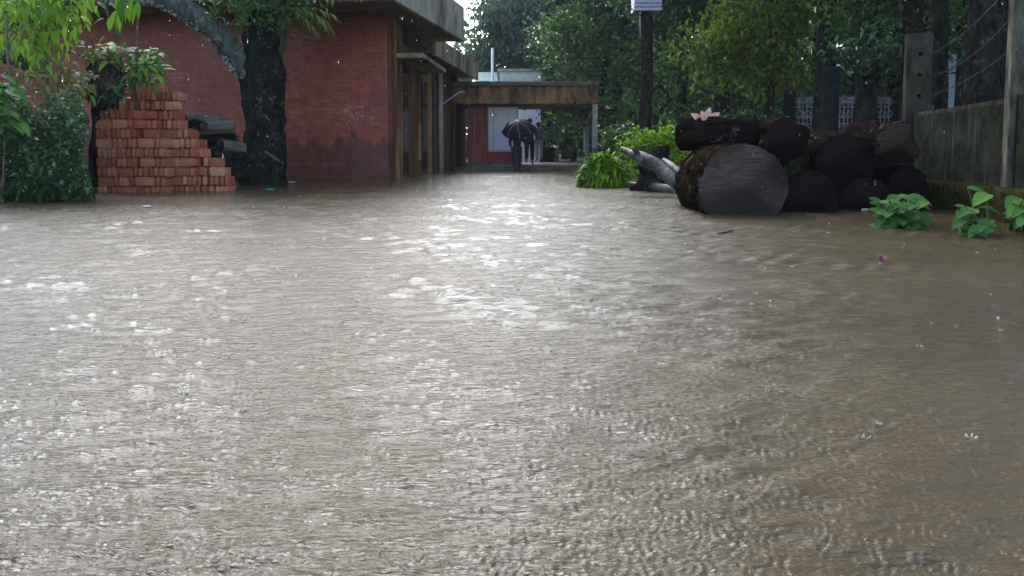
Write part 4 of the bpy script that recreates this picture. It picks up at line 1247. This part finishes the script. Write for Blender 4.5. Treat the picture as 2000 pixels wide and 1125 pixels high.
def water_plant(label, specs, foot, mat="leaf_broad", wr=0.62):
    base = Vector(foot); base.z = 0
    t = thing("leafy_plant", label, "plant", base, "broad leaf plants standing in the flood water")
    V, Fc, off = [], [], 0
    m = MB()
    for (px, py, Y, L, ang) in specs:
        c = P(px, py, Y)
        d = Vector((math.cos(ang), -0.55, 0.25 * math.sin(ang) - .15)).normalized()
        p = c - d * L * 0.5
        v, f = blade(p, d, (0.15 * math.cos(ang), -.45, 1), L, L * wr, n=7, bend=.28, fold=.22)
        V.append(v); Fc.append(f + off); off += len(v)
        root = base + Vector((fr.uniform(-.09, .09), fr.uniform(-.05, .08), -.08))
        m.tube(resample([root, root.lerp(p, .6) + Vector((0, .03, .05)), p], 8), lerp_list([.008, .004], 8), 6)
    m.build("stems", M["leaf_hedge"], t, True)
    me = fast_mesh("leaves", np.concatenate(V) - np.array(base), np.concatenate(Fc)); me.shade_smooth()
    link_mesh("leaves", me, M[mat], t)
def ring_specs(cx, cy, rx, ry, Y, n, L0, L1):
    return [(cx + fr.uniform(-rx, rx), cy + fr.uniform(-ry, ry), Y + fr.uniform(-.2, .2), fr.uniform(L0, L1), fr.uniform(-.4, math.pi + .4)) for _ in range(n)]
f1 = P(1762, 440, 5.55)
water_plant("wide low leafy plant in the water in front of the dark logs", [(1800, 385, 5.6, .17, .2), (1768, 382, 5.6, .15, 1.2), (1745, 385, 5.5, .15, 2.8), (1725, 402, 5.5, .16, 3.0), (1735, 412, 5.4, .15, 2.6)] + ring_specs(1762, 418, 48, 28, 5.5, 64, .09, .17), f1)
f2 = P(1915, 455, 5.0)
water_plant("tall leafy plant in the water between the wide plant and the right edge", [(1916, 370, 5.1, .16, .1), (1918, 382, 5.0, .17, 2.9), (1890, 412, 4.9, .17, 2.9), (1876, 428, 4.85, .15, 3.1), (1932, 436, 4.8, .14, .1), (1905, 446, 4.75, .13, 3.3), (1920, 456, 4.7, .12, -.2)] + ring_specs(1908, 425, 34, 26, 4.95, 22, .08, .14), f2)
f3 = P(1990, 440, 5.2)
water_plant("leafy plant cut off by the right edge of the photo", [(1978, 388, 5.2, .15, 2.8), (1982, 405, 5.1, .16, 3.0), (2005, 398, 5.1, .16, .3), (1995, 430, 5.0, .13, 3.1), (2020, 425, 5.0, .15, .1)] + ring_specs(2010, 410, 30, 22, 5.1, 14, .08, .15), f3)
# pale pink curled leaves lying on the top log
rc = P(1376, 232, 7.78)
t = thing("dry_leaves", "curled salmon pink dry leaves on top of the crosswise log", "leaves", rc)
for k, (dx_, an, L_) in enumerate(((-.05, 2.2, .13), (0, 1.3, .17), (.04, .9, .15), (.07, .5, .12), (-.02, 1.8, .12))):
    v, f = blade(rc + Vector((dx_, -.02 * k, -.02)), (math.cos(an), -.35, math.sin(an)), (0, -1, .3), L_, .075, bend=.45)
    me = fast_mesh("leaf", v - np.array(rc), f); me.shade_smooth()
    link_mesh("leaf", me, M["salmon"], t)
# litter
def flat_bit(name, label, cat, c, L, W, mat, group="floating litter", z=0.008):
    c = Vector(c); c.z = z
    t = MB()
    bmesh.ops.create_icosphere(t.bm, subdivisions=3, radius=1.0)
    for v in t.bm.verts:
        k = 1 + .35 * mnoise.noise(v.co * 1.7 + c * 3)
        v.co = Vector((v.co.x * L * k, v.co.y * W * k, v.co.z * 0.010 + 0.006 * mnoise.noise(v.co * 3))) + c
    single(name, t, M[mat], label, cat, c, group, True)
def onwater(px, py):
    return P(px, py, H * F / (py - HOR) * 1.0)
flat_bit("litter_scrap", "white scrap floating at the foot of the dark logs", "litter", onwater(1690, 412), .035, .015, "pale_litter", z=.012)
flat_bit("plastic_piece", "teal plastic piece in the water by the mossy tree", "litter", onwater(528, 371), .07, .03, "teal_plastic", z=.012)
flat_bit("litter_scrap", "pale scrap at the wall foot right of the mossy tree", "litter", P(566, 353, 13.4), .10, .05, "pale_litter", z=.012)
flat_bit("floating_leaf", "pale dry leaf floating in front of the brick pile", "leaf", onwater(286, 405), .05, .02, "pale_litter")
fl = onwater(1720, 512); fl.z = 0
t = thing("pink_object", "small bright pink object floating on the brown water", "flower", fl)  # petal shapes made up for an unidentified pink reflection on the water
V, Fc, off = [], [], 0
for k in range(7):
    an = k * 0.9
    v, f = blade(fl + Vector((0, 0, .006)), (math.cos(an), math.sin(an) * .6, .9 + .5 * (k % 2)), (0, 0, 1), .036, .020, bend=.1)
    V.append(v); Fc.append(f + off); off += len(v)
link_mesh("petals", fast_mesh("petals", np.concatenate(V) - np.array(fl), np.concatenate(Fc)), M["pink"], t)
m = MB(); m.tube([fl, fl + Vector((0.01, 0.01, 0.02)), fl + Vector((0, 0, .035))], 0.006, 6); m.build("stem", M["leaf_broad"], t, True)

# ------------------------------------------------------------------ lamp post and cable
lp = P(1260, 330, 17); lp.z = 0.06
t = thing("lamp_post", "dark mossy lamp post with a pale lavender box head above the grass clump", "lamp post", lp)
m = MB(); zt = P(1260, 22, 17).z
m.tube(resample([(lp.x, 17, -.3), (lp.x - .02, 17, 1.2), (lp.x + .01, 17, 2.4), (lp.x, 17, zt)], 24), lerp_list([.17, .15, .135, .13], 24), 14, .12, 3); m.build("post", M["bark_dark"], t, True)
x0, x1 = P(1236, 10, 17).x, P(1290, 10, 17).x
for k in range(5):
    m = MB(); z = zt - .02 + k * .085
    m.box((x0, 16.8, z), (x1, 17.25, z + .07)).bevel(.01); m.build("louvre", M["lavender"], t)
m = MB(); m.box((x0 - .03, 16.77, zt + .42), (x1 + .03, 17.28, zt + .48)).bevel(.01); m.build("cap", M["metal_grey"], t)
m = MB(); m.tube([P(1250, 22, 16.85), P(1250.5, 75, 16.85)], .012, 6); m.build("rod", M["metal_grey"], t, True)
m = MB(); pts = resample([P(1190, -20, 16), P(1290, 60, 16.4), P(1400, 118, 17), P(1480, 150, 18)], 24); m.tube(pts, .012, 5)
single("cable", m, M["wire"], "thin dark cable sagging past the lamp post into the trees", "cable", pts[0], smooth=True)

# ------------------------------------------------------------------ background trees
def simple_tree(label, px, Y, r, htop, blobs, leaf, bark="bark_dark", seed=0, lean=0.0, group="trees of the grove", limbs=(), clump_r=.28, droop=.4, aspect=.5):
    b = P(px, 300, Y); b.z = gz(b.x, Y) - 0.05
    pts = [(0, 0, -.3), (lean * .3, 0, htop * .3), (lean * .6 + r * .5, 0, htop * .65), (lean, 0, htop)]
    return tree("tree", label, b, pts, [r * 1.25, r, r * .85, r * .5], blobs, leaf, bark, seed, limbs=limbs, group=group, clump_r=clump_r, droop=droop, aspect=aspect)
def cb(seed, k, xr, yr, zr, r, n, ls): return rblobs(seed, k, (xr, yr, zr), r, n, ls)

simple_tree("dark straight trunk right of the timber pile's middle post", 1606, 15, .19, 9, cb(1, 9, (-2.2, 2.2), (-1.5, 2), (4.5, 9), 1.2, 900, .2), "leaf_dark", seed=1)
simple_tree("dark trunk standing above the white lattice fence", 1684, 14, .185, 10, cb(2, 10, (-2.2, 2), (-2, 2), (4.2, 10), 1.2, 900, .2) + cb(102, 3, (-1.1, 1.3), (-.9, .6), (2.2, 3.9), .42, 330, .15), "leaf_mid", seed=2, lean=.2)
simple_tree("slim dark trunk just left of the holed concrete post", 1775, 13, .15, 9, cb(3, 9, (-2, 2.2), (-1.5, 2), (4.0, 9), 1.2, 800, .2) + cb(103, 3, (-1.0, 1.2), (-.8, .6), (2.2, 3.6), .4, 300, .14), "leaf_dark", seed=3)
simple_tree("rough barked trunk directly right of the holed concrete post", 1832, 10.6, .115, 8, cb(4, 8, (-1.5, 2), (-1, 2), (4.2, 8), 1.1, 700, .18), "leaf_mid", "bark_moss", seed=4, lean=-.15)
simple_tree("very thick dark trunk near the right edge of the photo", 1926, 9.6, .25, 9, cb(5, 10, (-2, 3), (-1.6, 2), (4.2, 9), 1.3, 900, .2), "leaf_dark", seed=5)
simple_tree("dark trunk in the shadow left of the small fence post", 1408, 20, .20, 10, cb(6, 10, (-2.5, 2.5), (-2, 2), (3.5, 10), 1.4, 900, .24), "leaf_dark", seed=6)
simple_tree("tree with hanging yellow-green leaves over the timber pile", 1500, 17.5, .12, 7,
    [(q.x, q.y, q.z, r_, r_ * .8, r_ * .8, n_, .17) for (q, r_, n_) in [(P(px, py, 17 + dy) - Vector((P(1500, 300, 17.5).x, 17.5, 0)), rr, nn) for (px, py, dy, rr, nn) in
     ((1390, 95, 0, .38, 420), (1430, 60, -.3, .42, 480), (1470, 110, 0, .45, 520), (1520, 60, .2, .45, 520), (1450, 20, .2, .5, 560), (1545, 130, 0, .42, 420), (1500, 155, .3, .4, 380), (1560, 20, .3, .5, 520), (1400, 140, .2, .28, 200))]],
    "leaf_yellow", seed=7, droop=.9)
simple_tree("leafy tree filling the space right of the lamp post", 1330, 22, .14, 8, cb(8, 15, (-2.1, 2.6), (-1, 1.5), (.9, 6.0), .9, 800, .2), "leaf_mid", seed=8)
simple_tree("leafy tree between the porch roof and the lamp post", 1205, 27, .16, 9, cb(9, 20, (-2.0, 2.1), (-1.2, 2), (.8, 8), 1.0, 800, .22), "leaf_mid", seed=9)
simple_tree("dark tree rising right behind the porch column", 1178, 29.5, .17, 9, cb(10, 14, (-1.6, 1.8), (-1, 2), (1, 8), 1.1, 700, .24), "leaf_dark", seed=10)
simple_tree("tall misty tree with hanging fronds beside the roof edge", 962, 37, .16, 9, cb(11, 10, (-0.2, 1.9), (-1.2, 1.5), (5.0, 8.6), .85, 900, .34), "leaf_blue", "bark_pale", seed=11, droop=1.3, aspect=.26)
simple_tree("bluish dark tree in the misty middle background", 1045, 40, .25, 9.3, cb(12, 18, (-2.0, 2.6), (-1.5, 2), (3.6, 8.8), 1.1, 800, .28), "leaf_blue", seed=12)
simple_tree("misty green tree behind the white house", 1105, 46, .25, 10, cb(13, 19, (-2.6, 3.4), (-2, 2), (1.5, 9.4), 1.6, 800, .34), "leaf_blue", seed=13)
simple_tree("dark trunk beside the walkers under the porch roof", 1068, 31, .24, 8, cb(14, 10, (.3, 2.6), (-.5, 2), (1.2, 3.6), .7, 700, .18), "leaf_dark", seed=14)
simple_tree("low leafy tree seen through the porch opening", 1120, 35, .14, 5, cb(15, 12, (-1.6, 1.4), (-1, 1), (.8, 3.6), .8, 700, .2), "leaf_mid", seed=15)
simple_tree("dense tree behind the farthest fence post", 1450, 26, .2, 10, cb(16, 22, (-3.2, 3.2), (-1.5, 2), (.8, 9), 1.4, 900, .24), "leaf_dark", seed=16)
simple_tree("dense leafy tree behind the white lattice fence", 1590, 27, .2, 10, cb(17, 20, (-3, 2.6), (-1.5, 2), (1.0, 9), 1.4, 900, .24), "leaf_mid", seed=17)
simple_tree("dense leafy tree behind the holed concrete post", 1740, 27, .2, 10, cb(18, 16, (-2.6, 3), (-1.5, 2), (1.0, 9), 1.4, 800, .24), "leaf_dark", seed=18)
simple_tree("green leafy tree above the garden shed", 1872, 18, .12, 8, cb(19, 9, (-1.2, 1.4), (-1, 1), (2.6, 8), .9, 700, .18), "leaf_mid", seed=19)
simple_tree("big dark tree far to the right behind the shed", 1960, 28, .3, 12, cb(20, 22, (-3.5, 6), (-2, 2), (1.5, 12), 1.7, 800, .28), "leaf_dark", seed=20)
simple_tree("tall tree right of the lamp post far behind", 1310, 36, .25, 10.5, cb(21, 21, (-4, 3.5), (-2, 2), (1.5, 9.5), 1.7, 900, .3), "leaf_dark", seed=21)
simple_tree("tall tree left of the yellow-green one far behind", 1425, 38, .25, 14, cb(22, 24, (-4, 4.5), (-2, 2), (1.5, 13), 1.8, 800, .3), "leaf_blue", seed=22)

def shrub(label, px, Y, boxr, k, r, n, ls, leaf, seed, py=330):
    b = P(px, py, Y); b.z = max(gz(b.x, Y), -.02)
    t = thing("shrub", label, "shrub", b, "shrubs along the far bank")
    bl = rblobs(seed, k, boxr, r, n, ls)
    link_mesh("leaves", crown_mesh("leaves", bl, seed, .5, .2, .14), M[leaf], t)
    m = MB()
    for q in bl: m.tube([(0, 0, -.1), (q[0] * .5, q[1] * .5, q[2] * .6), (q[0], q[1], q[2])], .012, 5)
    m.build("stems", M["twig"], t, True, local=True)
shrub("leafy shrub behind the black stump", 1285, 13.5, ((-.5, .45), (-.3, .4), (.15, .85)), 9, .28, 300, .09, "leaf_lime", 41)
shrub("yellow-green shrub behind the crosswise log", 1420, 14.5, ((-.6, 1.0), (-.3, .4), (.3, 1.25)), 10, .3, 300, .1, "leaf_yellow", 42)
shrub("dark shrub between lamp post and porch column", 1210, 20, ((-.8, .9), (-.3, .6), (.2, 1.1)), 10, .4, 300, .13, "leaf_mid", 43)
shrub("pale green shrub at the foot of the porch column", 1190, 23, ((-.4, .7), (-.3, .6), (.3, 1.6)), 8, .35, 250, .13, "leaf_blue", 44)
shrub("dark shrub left of the small fence posts", 1470, 16, ((-1, 1), (-.3, .6), (.3, 1.3)), 10, .4, 320, .12, "leaf_dark", 45)
shrub("leafy shrub under the white lattice fence", 1660, 19, ((-2, 2), (-.4, .6), (.1, .9)), 12, .4, 280, .13, "leaf_dark", 46)

# woods that close the view
def woods():
    rng = np.random.default_rng(77)
    n = 30000
    th = rng.uniform(R(-62), R(70), n)
    rad = rng.uniform(58, 84, n)
    x = rad * np.sin(th) + 2; y = rad * np.cos(th)
    hmax = np.where(th < R(-6), 8.0, np.where(th < R(6), 12.0, 16)) + 2.5 * np.sin(th * 23) + 1.5 * np.sin(th * 51)
    z = hmax * rng.random(n) ** .9
    lump = np.sin(x * .55) * np.cos(y * .5 + z * .7)
    k = lump > -0.72
    c = np.stack([x, y, z], 1)[k]
    v, f = leaf_arrays(c, rng.uniform(.8, 1.7, len(c)), rng, .6, .3)
    props(link_mesh("far_woods", fast_mesh("far_woods", v, f), M["leaf_dark"]), "dark woods closing the view behind the buildings", "woods", kind="stuff")
woods()

# ------------------------------------------------------------------ people
def skin(name, J, E, mat, parent, root, sub=2):
    names = list(J)
    me = bpy.data.meshes.new(name)
    me.from_pydata([J[k][0] for k in names], [(names.index(a), names.index(b)) for a, b in E], [])
    o = bpy.data.objects.new(name, me); COL.objects.link(o)
    sk = o.modifiers.new("skin", "SKIN")
    for i, k in enumerate(names):
        r = J[k][1]
        me.skin_vertices[0].data[i].radius = (r, r) if not isinstance(r, tuple) else r
        me.skin_vertices[0].data[i].use_root = (k == root)
    sk.use_smooth_shade = True
    sb_ = o.modifiers.new("sub", "SUBSURF"); sb_.levels = sub; sb_.render_levels = sub
    bpy.context.view_layer.update()
    dg = bpy.context.evaluated_depsgraph_get()
    m2 = bpy.data.meshes.new_from_object(o.evaluated_get(dg))
    o.modifiers.clear(); o.data = m2
    bpy.data.meshes.remove(me)
    m2.name = name
    m2.materials.clear(); m2.materials.append(mat)
    m2.shade_smooth()
    o.parent = parent
    return o
def person(label, loc, s, rz, top, trousers, arm_up=True, stride=.16, bent=.06, umbrella=True):
    t = thing("person", label, "person", loc, None, (0, 0, rz))
    t.scale = (s, s, s)
    J = {"pelvis": ((0, 0, .93), (.13, .10)), "waist": ((0, .01, 1.08), (.115, .09)), "chest": ((0, .03 + bent * .6, 1.30), (.15, .105)), "neck": ((0, .04 + bent, 1.46), .05), "skull": ((0, .06 + bent, 1.56), (.075, .085)), "crown": ((0, .05 + bent, 1.65), (.065, .075)),
         "nose": ((0, .155 + bent, 1.565), .012)}
    E = [("pelvis", "waist"), ("waist", "chest"), ("chest", "neck"), ("neck", "skull"), ("skull", "crown"), ("skull", "nose")]
    arms = {}
    for sd, nm in ((-1, "l"), (1, "r")):
        sh = Vector((sd * .18, .03 + bent * .7, 1.38))
        if arm_up and sd == 1:
            el = Vector((.25, .10 + bent, 1.14)); wr = Vector((.13, .26 + bent, 1.28)); pm_ = Vector((.11, .29 + bent, 1.34)); fd = Vector((-.5, .2, .4)).normalized()
        else:
            el = Vector((sd * .27, -.03 + bent * .5, 1.12)); wr = Vector((sd * .22, .07 + bent, .90)); pm_ = Vector((sd * .21, .09 + bent, .83)); fd = Vector((0, .15, -1)).normalized()
        for k, p, r in (("sh", sh, .06), ("el", el, .042), ("wr", wr, .028), ("pm", pm_, .034)):
            J[nm + k] = (tuple(p), r)
        E += [("chest", nm + "sh"), (nm + "sh", nm + "el"), (nm + "el", nm + "wr"), (nm + "wr", nm + "pm")]
        side_v = fd.cross(Vector((sd, 0, 0)) if abs(fd.x) < .5 else Vector((0, 0, 1))).normalized()
        for i in range(4):
            b1_ = pm_ + fd * .045 + side_v * (.026 - .017 * i); b2_ = b1_ + fd * (.035 + .006 * (i in (1, 2))) + Vector((-sd * .008, .006, 0))
            J[f"{nm}f{i}a"] = (tuple(b1_), .009); J[f"{nm}f{i}b"] = (tuple(b2_), .008)
            E += [(nm + "pm", f"{nm}f{i}a"), (f"{nm}f{i}a", f"{nm}f{i}b")]
        th = pm_ + side_v * .045 + fd * .01
        J[nm + "th"] = (tuple(th), .010); J[nm + "tt"] = (tuple(th + fd * .03), .009)
        E += [(nm + "pm", nm + "th"), (nm + "th", nm + "tt")]
        arms[sd] = (sh, el, wr, pm_)
    legs = {}
    for sd, nm in ((-1, "l"), (1, "r")):
        ph = stride * sd
        hp = Vector((sd * .095, 0, .88)); kn = Vector((sd * .10, ph * .55 + .04, .49)); an = Vector((sd * .10, ph - .03, .09 + (.06 if sd == -1 and stride else 0))); to = an + Vector((sd * .02, .16, -.055))
        for k, p, r in (("hp", hp, .088), ("kn", kn, .058), ("an", an, .040), ("to", to, .032)):
            J[nm + k] = (tuple(p), r)
        E += [("pelvis", nm + "hp"), (nm + "hp", nm + "kn"), (nm + "kn", nm + "an"), (nm + "an", nm + "to")]
        legs[sd] = (hp, kn, an)
    skin("body", J, E, M["skin"], t, "pelvis")
    # hair cap
    bm = bmesh.new(); bmesh.ops.create_uvsphere(bm, u_segments=20, v_segments=12, radius=1)
    for v in bm.verts:
        v.co = Vector((v.co.x * .096, v.co.y * .108 - (.012), max(v.co.z, -.75) * .105)) + Vector((0, .045 + bent, 1.612))
        if v.co.y > .10 + bent and v.co.z < 1.63: v.co.y = .10 + bent
    me = bpy.data.meshes.new("hair"); bm.to_mesh(me); bm.free(); me.shade_smooth(); link_mesh("hair", me, M["hair"], t)
    # shirt
    JS = {"pelvis": ((0, 0, .86), (.165, .135)), "waist": ((0, .01, 1.06), (.148, .118)), "chest": ((0, .03 + bent * .6, 1.30), (.172, .13)), "neck": ((0, .035 + bent * .9, 1.43), .075)}
    ES = [("pelvis", "waist"), ("waist", "chest"), ("chest", "neck")]
    for sd, nm in ((-1, "l"), (1, "r")):
        sh, el, wr, _ = arms[sd]
        JS[nm + "s"] = (tuple(sh), .078); JS[nm + "e"] = (tuple(el), .060); JS[nm + "w"] = (tuple(el.lerp(wr, .75)), .045)
        ES += [("chest", nm + "s"), (nm + "s", nm + "e"), (nm + "e", nm + "w")]
    skin("shirt", JS, ES, M[top], t, "pelvis")
    JT = {"p": ((0, 0, .93), (.145, .12))}; ET = []
    for sd, nm in ((-1, "l"), (1, "r")):
        hp, kn, an = legs[sd]
        JT[nm + "h"] = (tuple(hp), .108); JT[nm + "k"] = (tuple(kn), .082); JT[nm + "a"] = (tuple(kn.lerp(an, .8)), .066)
        ET += [("p", nm + "h"), (nm + "h", nm + "k"), (nm + "k", nm + "a")]
    skin("trousers", JT, ET, M[trousers], t, "p")
    return t, arms
def umbrella(label, hand, tilt, rad, height, shaft_down=.12, rise=.55):
    t = thing("umbrella", label, "umbrella", hand, None, tilt)
    bm = bmesh.new()
    K = 8; sub = 5; rows = 7
    ctr = bm.verts.new((0, 0, rise))
    prev = None
    for r in range(1, rows + 1):
        f = r / rows; rg = []
        for k in range(K * sub):
            an = 2 * math.pi * k / (K * sub)
            u = (k % sub) / sub
            sag = math.sin(math.pi * u)
            rr = rad * math.sin(f * 1.25) / math.sin(1.25) * (1 - .07 * sag * f)
            zz = rise - height * (1 - math.cos(f * 1.25)) / (1 - math.cos(1.25)) - .018 * sag * f
            rg.append(bm.verts.new((rr * math.cos(an), rr * math.sin(an), zz)))
        if prev is None:
            for k in range(len(rg)): bm.faces.new((ctr, rg[k], rg[(k + 1) % len(rg)]))
        else:
            for k in range(len(rg)): bm.faces.new((prev[k], rg[k], rg[(k + 1) % len(rg)], prev[(k + 1) % len(rg)]))
        prev = rg
    bmesh.ops.solidify(bm, geom=bm.faces[:], thickness=.004)
    bmesh.ops.recalc_face_normals(bm, faces=bm.faces)
    me = bpy.data.meshes.new("canopy"); bm.to_mesh(me); bm.free()
    link_mesh("canopy", me, M["umbrella_cloth"], t)
    for k in range(K):
        an = 2 * math.pi * k / K
        m = MB(); m.tube([(rad * math.sin(f * 1.25) / math.sin(1.25) * math.cos(an), rad * math.sin(f * 1.25) / math.sin(1.25) * math.sin(an), rise - .012 - height * (1 - math.cos(f * 1.25)) / (1 - math.cos(1.25))) for f in np.linspace(0, 1.02, 8)], .004, 5)
        m.build("rib", M["metal_grey"], t, True, local=True)
        m = MB(); m.tube([(rad * math.sin(f * 1.25) / math.sin(1.25) * math.cos(an), rad * math.sin(f * 1.25) / math.sin(1.25) * math.sin(an), rise + .007 - height * (1 - math.cos(f * 1.25)) / (1 - math.cos(1.25))) for f in np.linspace(0.05, 1.0, 8)], .006, 5)
        m.build("seam_highlight", M["cloth_pale"], t, True, local=True)  # pale tubes paint the highlights along the canopy seams
    m = MB(); m.tube([(0, 0, -shaft_down), (0, 0, rise + .05)], .008, 8); m.build("shaft", M["black_metal"], t, True, local=True)
    m = MB(); m.tube([(0, 0, -shaft_down + .02), (0, 0, -shaft_down - .05), (.02, 0, -shaft_down - .08), (.045, 0, -shaft_down - .06)], .014, 8); m.build("handle", M["black_metal"], t, True, local=True)
    return t
sA = .79
pA_ = P(1010, 330, 21.75); pA_.z = -.05
tA, armsA = person("person in black shirt and trousers wading away under the black umbrella", pA_, sA, R(0), "cloth_black", "cloth_dark")
hA = pA_ + armsA[1][3] * sA
umbrella("open black umbrella with pale painted highlights on its seams held by the wading person", hA + Vector((-.02, 0, .0)), (R(32), R(-9), 0), .50, .27, rise=.49)
pB_ = P(1034, 322, 23.6); pB_.z = .137
person("person in dark clothes walking just ahead of the umbrella", pB_, .86, R(-6), "cloth_black", "cloth_black", False, .10)
pC_ = P(1052, 318, 27.6); pC_.z = .137
person("person in pale blue shirt and light trousers far down the path", pC_, .90, R(8), "cloth_blue", "cloth_pale", False, .14)

# ------------------------------------------------------------------ rain
def rain():
    rng = np.random.default_rng(9)
    n = 9000
    y = 1.2 + 20 * rng.random(n) ** .8
    x = rng.uniform(-.95, .95, n) * (y * .8 + 1)
    z = rng.uniform(.03, 5, n)
    bm = bmesh.new(); bmesh.ops.create_icosphere(bm, subdivisions=1, radius=1)
    v0 = np.array([v.co for v in bm.verts]); f0 = np.array([[v.index for v in f.verts] for f in bm.faces]); bm.free()
    s = rng.uniform(.0008, .0014, n)[:, None, None]
    st = np.stack([np.ones(n), np.ones(n), rng.uniform(3, 7, n)], 1)[:, None, :]
    V = (v0[None] * s * st + np.stack([x, y, z], 1)[:, None, :]).reshape(-1, 3)
    Fc = (f0[None] + (np.arange(n) * len(v0))[:, None, None]).reshape(-1, 3)
    me = fast_mesh("raindrops", V, Fc); me.shade_smooth()
    props(link_mesh("raindrops", me, M["rain"]), "falling raindrops all over the scene", "rain", kind="stuff")
rain()
def splashes():
    """crowns and jets thrown up where drops land"""
    rng = np.random.default_rng(19)
    q = random.Random(8)
    m = MB()
    for x, y, s in SPL:
        h = .012 * s * q.uniform(.7, 1.2)
        if q.random() < .15:
            m.tube([(x, y, -.003), (x, y, .004), (x + q.uniform(-.003, .003), y, h * .6), (x + q.uniform(-.004, .004), y, h)], [.012 * s, .004 * s, .0022 * s, .0026 * s], 6)
        else:
            k = q.randint(4, 7)
            for j in range(k):
                a = 2 * math.pi * j / k + q.uniform(-.3, .3); r0 = .008 * s; r1 = .015 * s
                m.tube([(x + r0 * math.cos(a), y + r0 * math.sin(a), -.002), (x + r1 * math.cos(a), y + r1 * math.sin(a), h * q.uniform(.3, .7))], [.0028 * s, .0014 * s], 4)
    o = m.build("rain_splashes", M["splash"], None, True)
    props(o, "small splashes where raindrops strike the water", "splash", kind="stuff")
splashes()

# rain mist in the air
hm = MB(); hm.box((-100, -6, -1.3), (100, 100, 23))
m_, nt_, b_n = new_mat("rain_mist")
nt_.nodes.remove(b_n)
pv = nt_.nodes.new("ShaderNodeVolumePrincipled")
pv.inputs["Color"].default_value = (0.86, 0.92, 1.0, 1)
pv.inputs["Density"].default_value = 0.0006
pv.inputs["Anisotropy"].default_value = 0.2
nt_.links.new(pv.outputs[0], nt_.nodes["Material Output"].inputs["Volume"])
props(hm.build("haze", m_), "thin rain mist filling the air", "mist", kind="stuff")
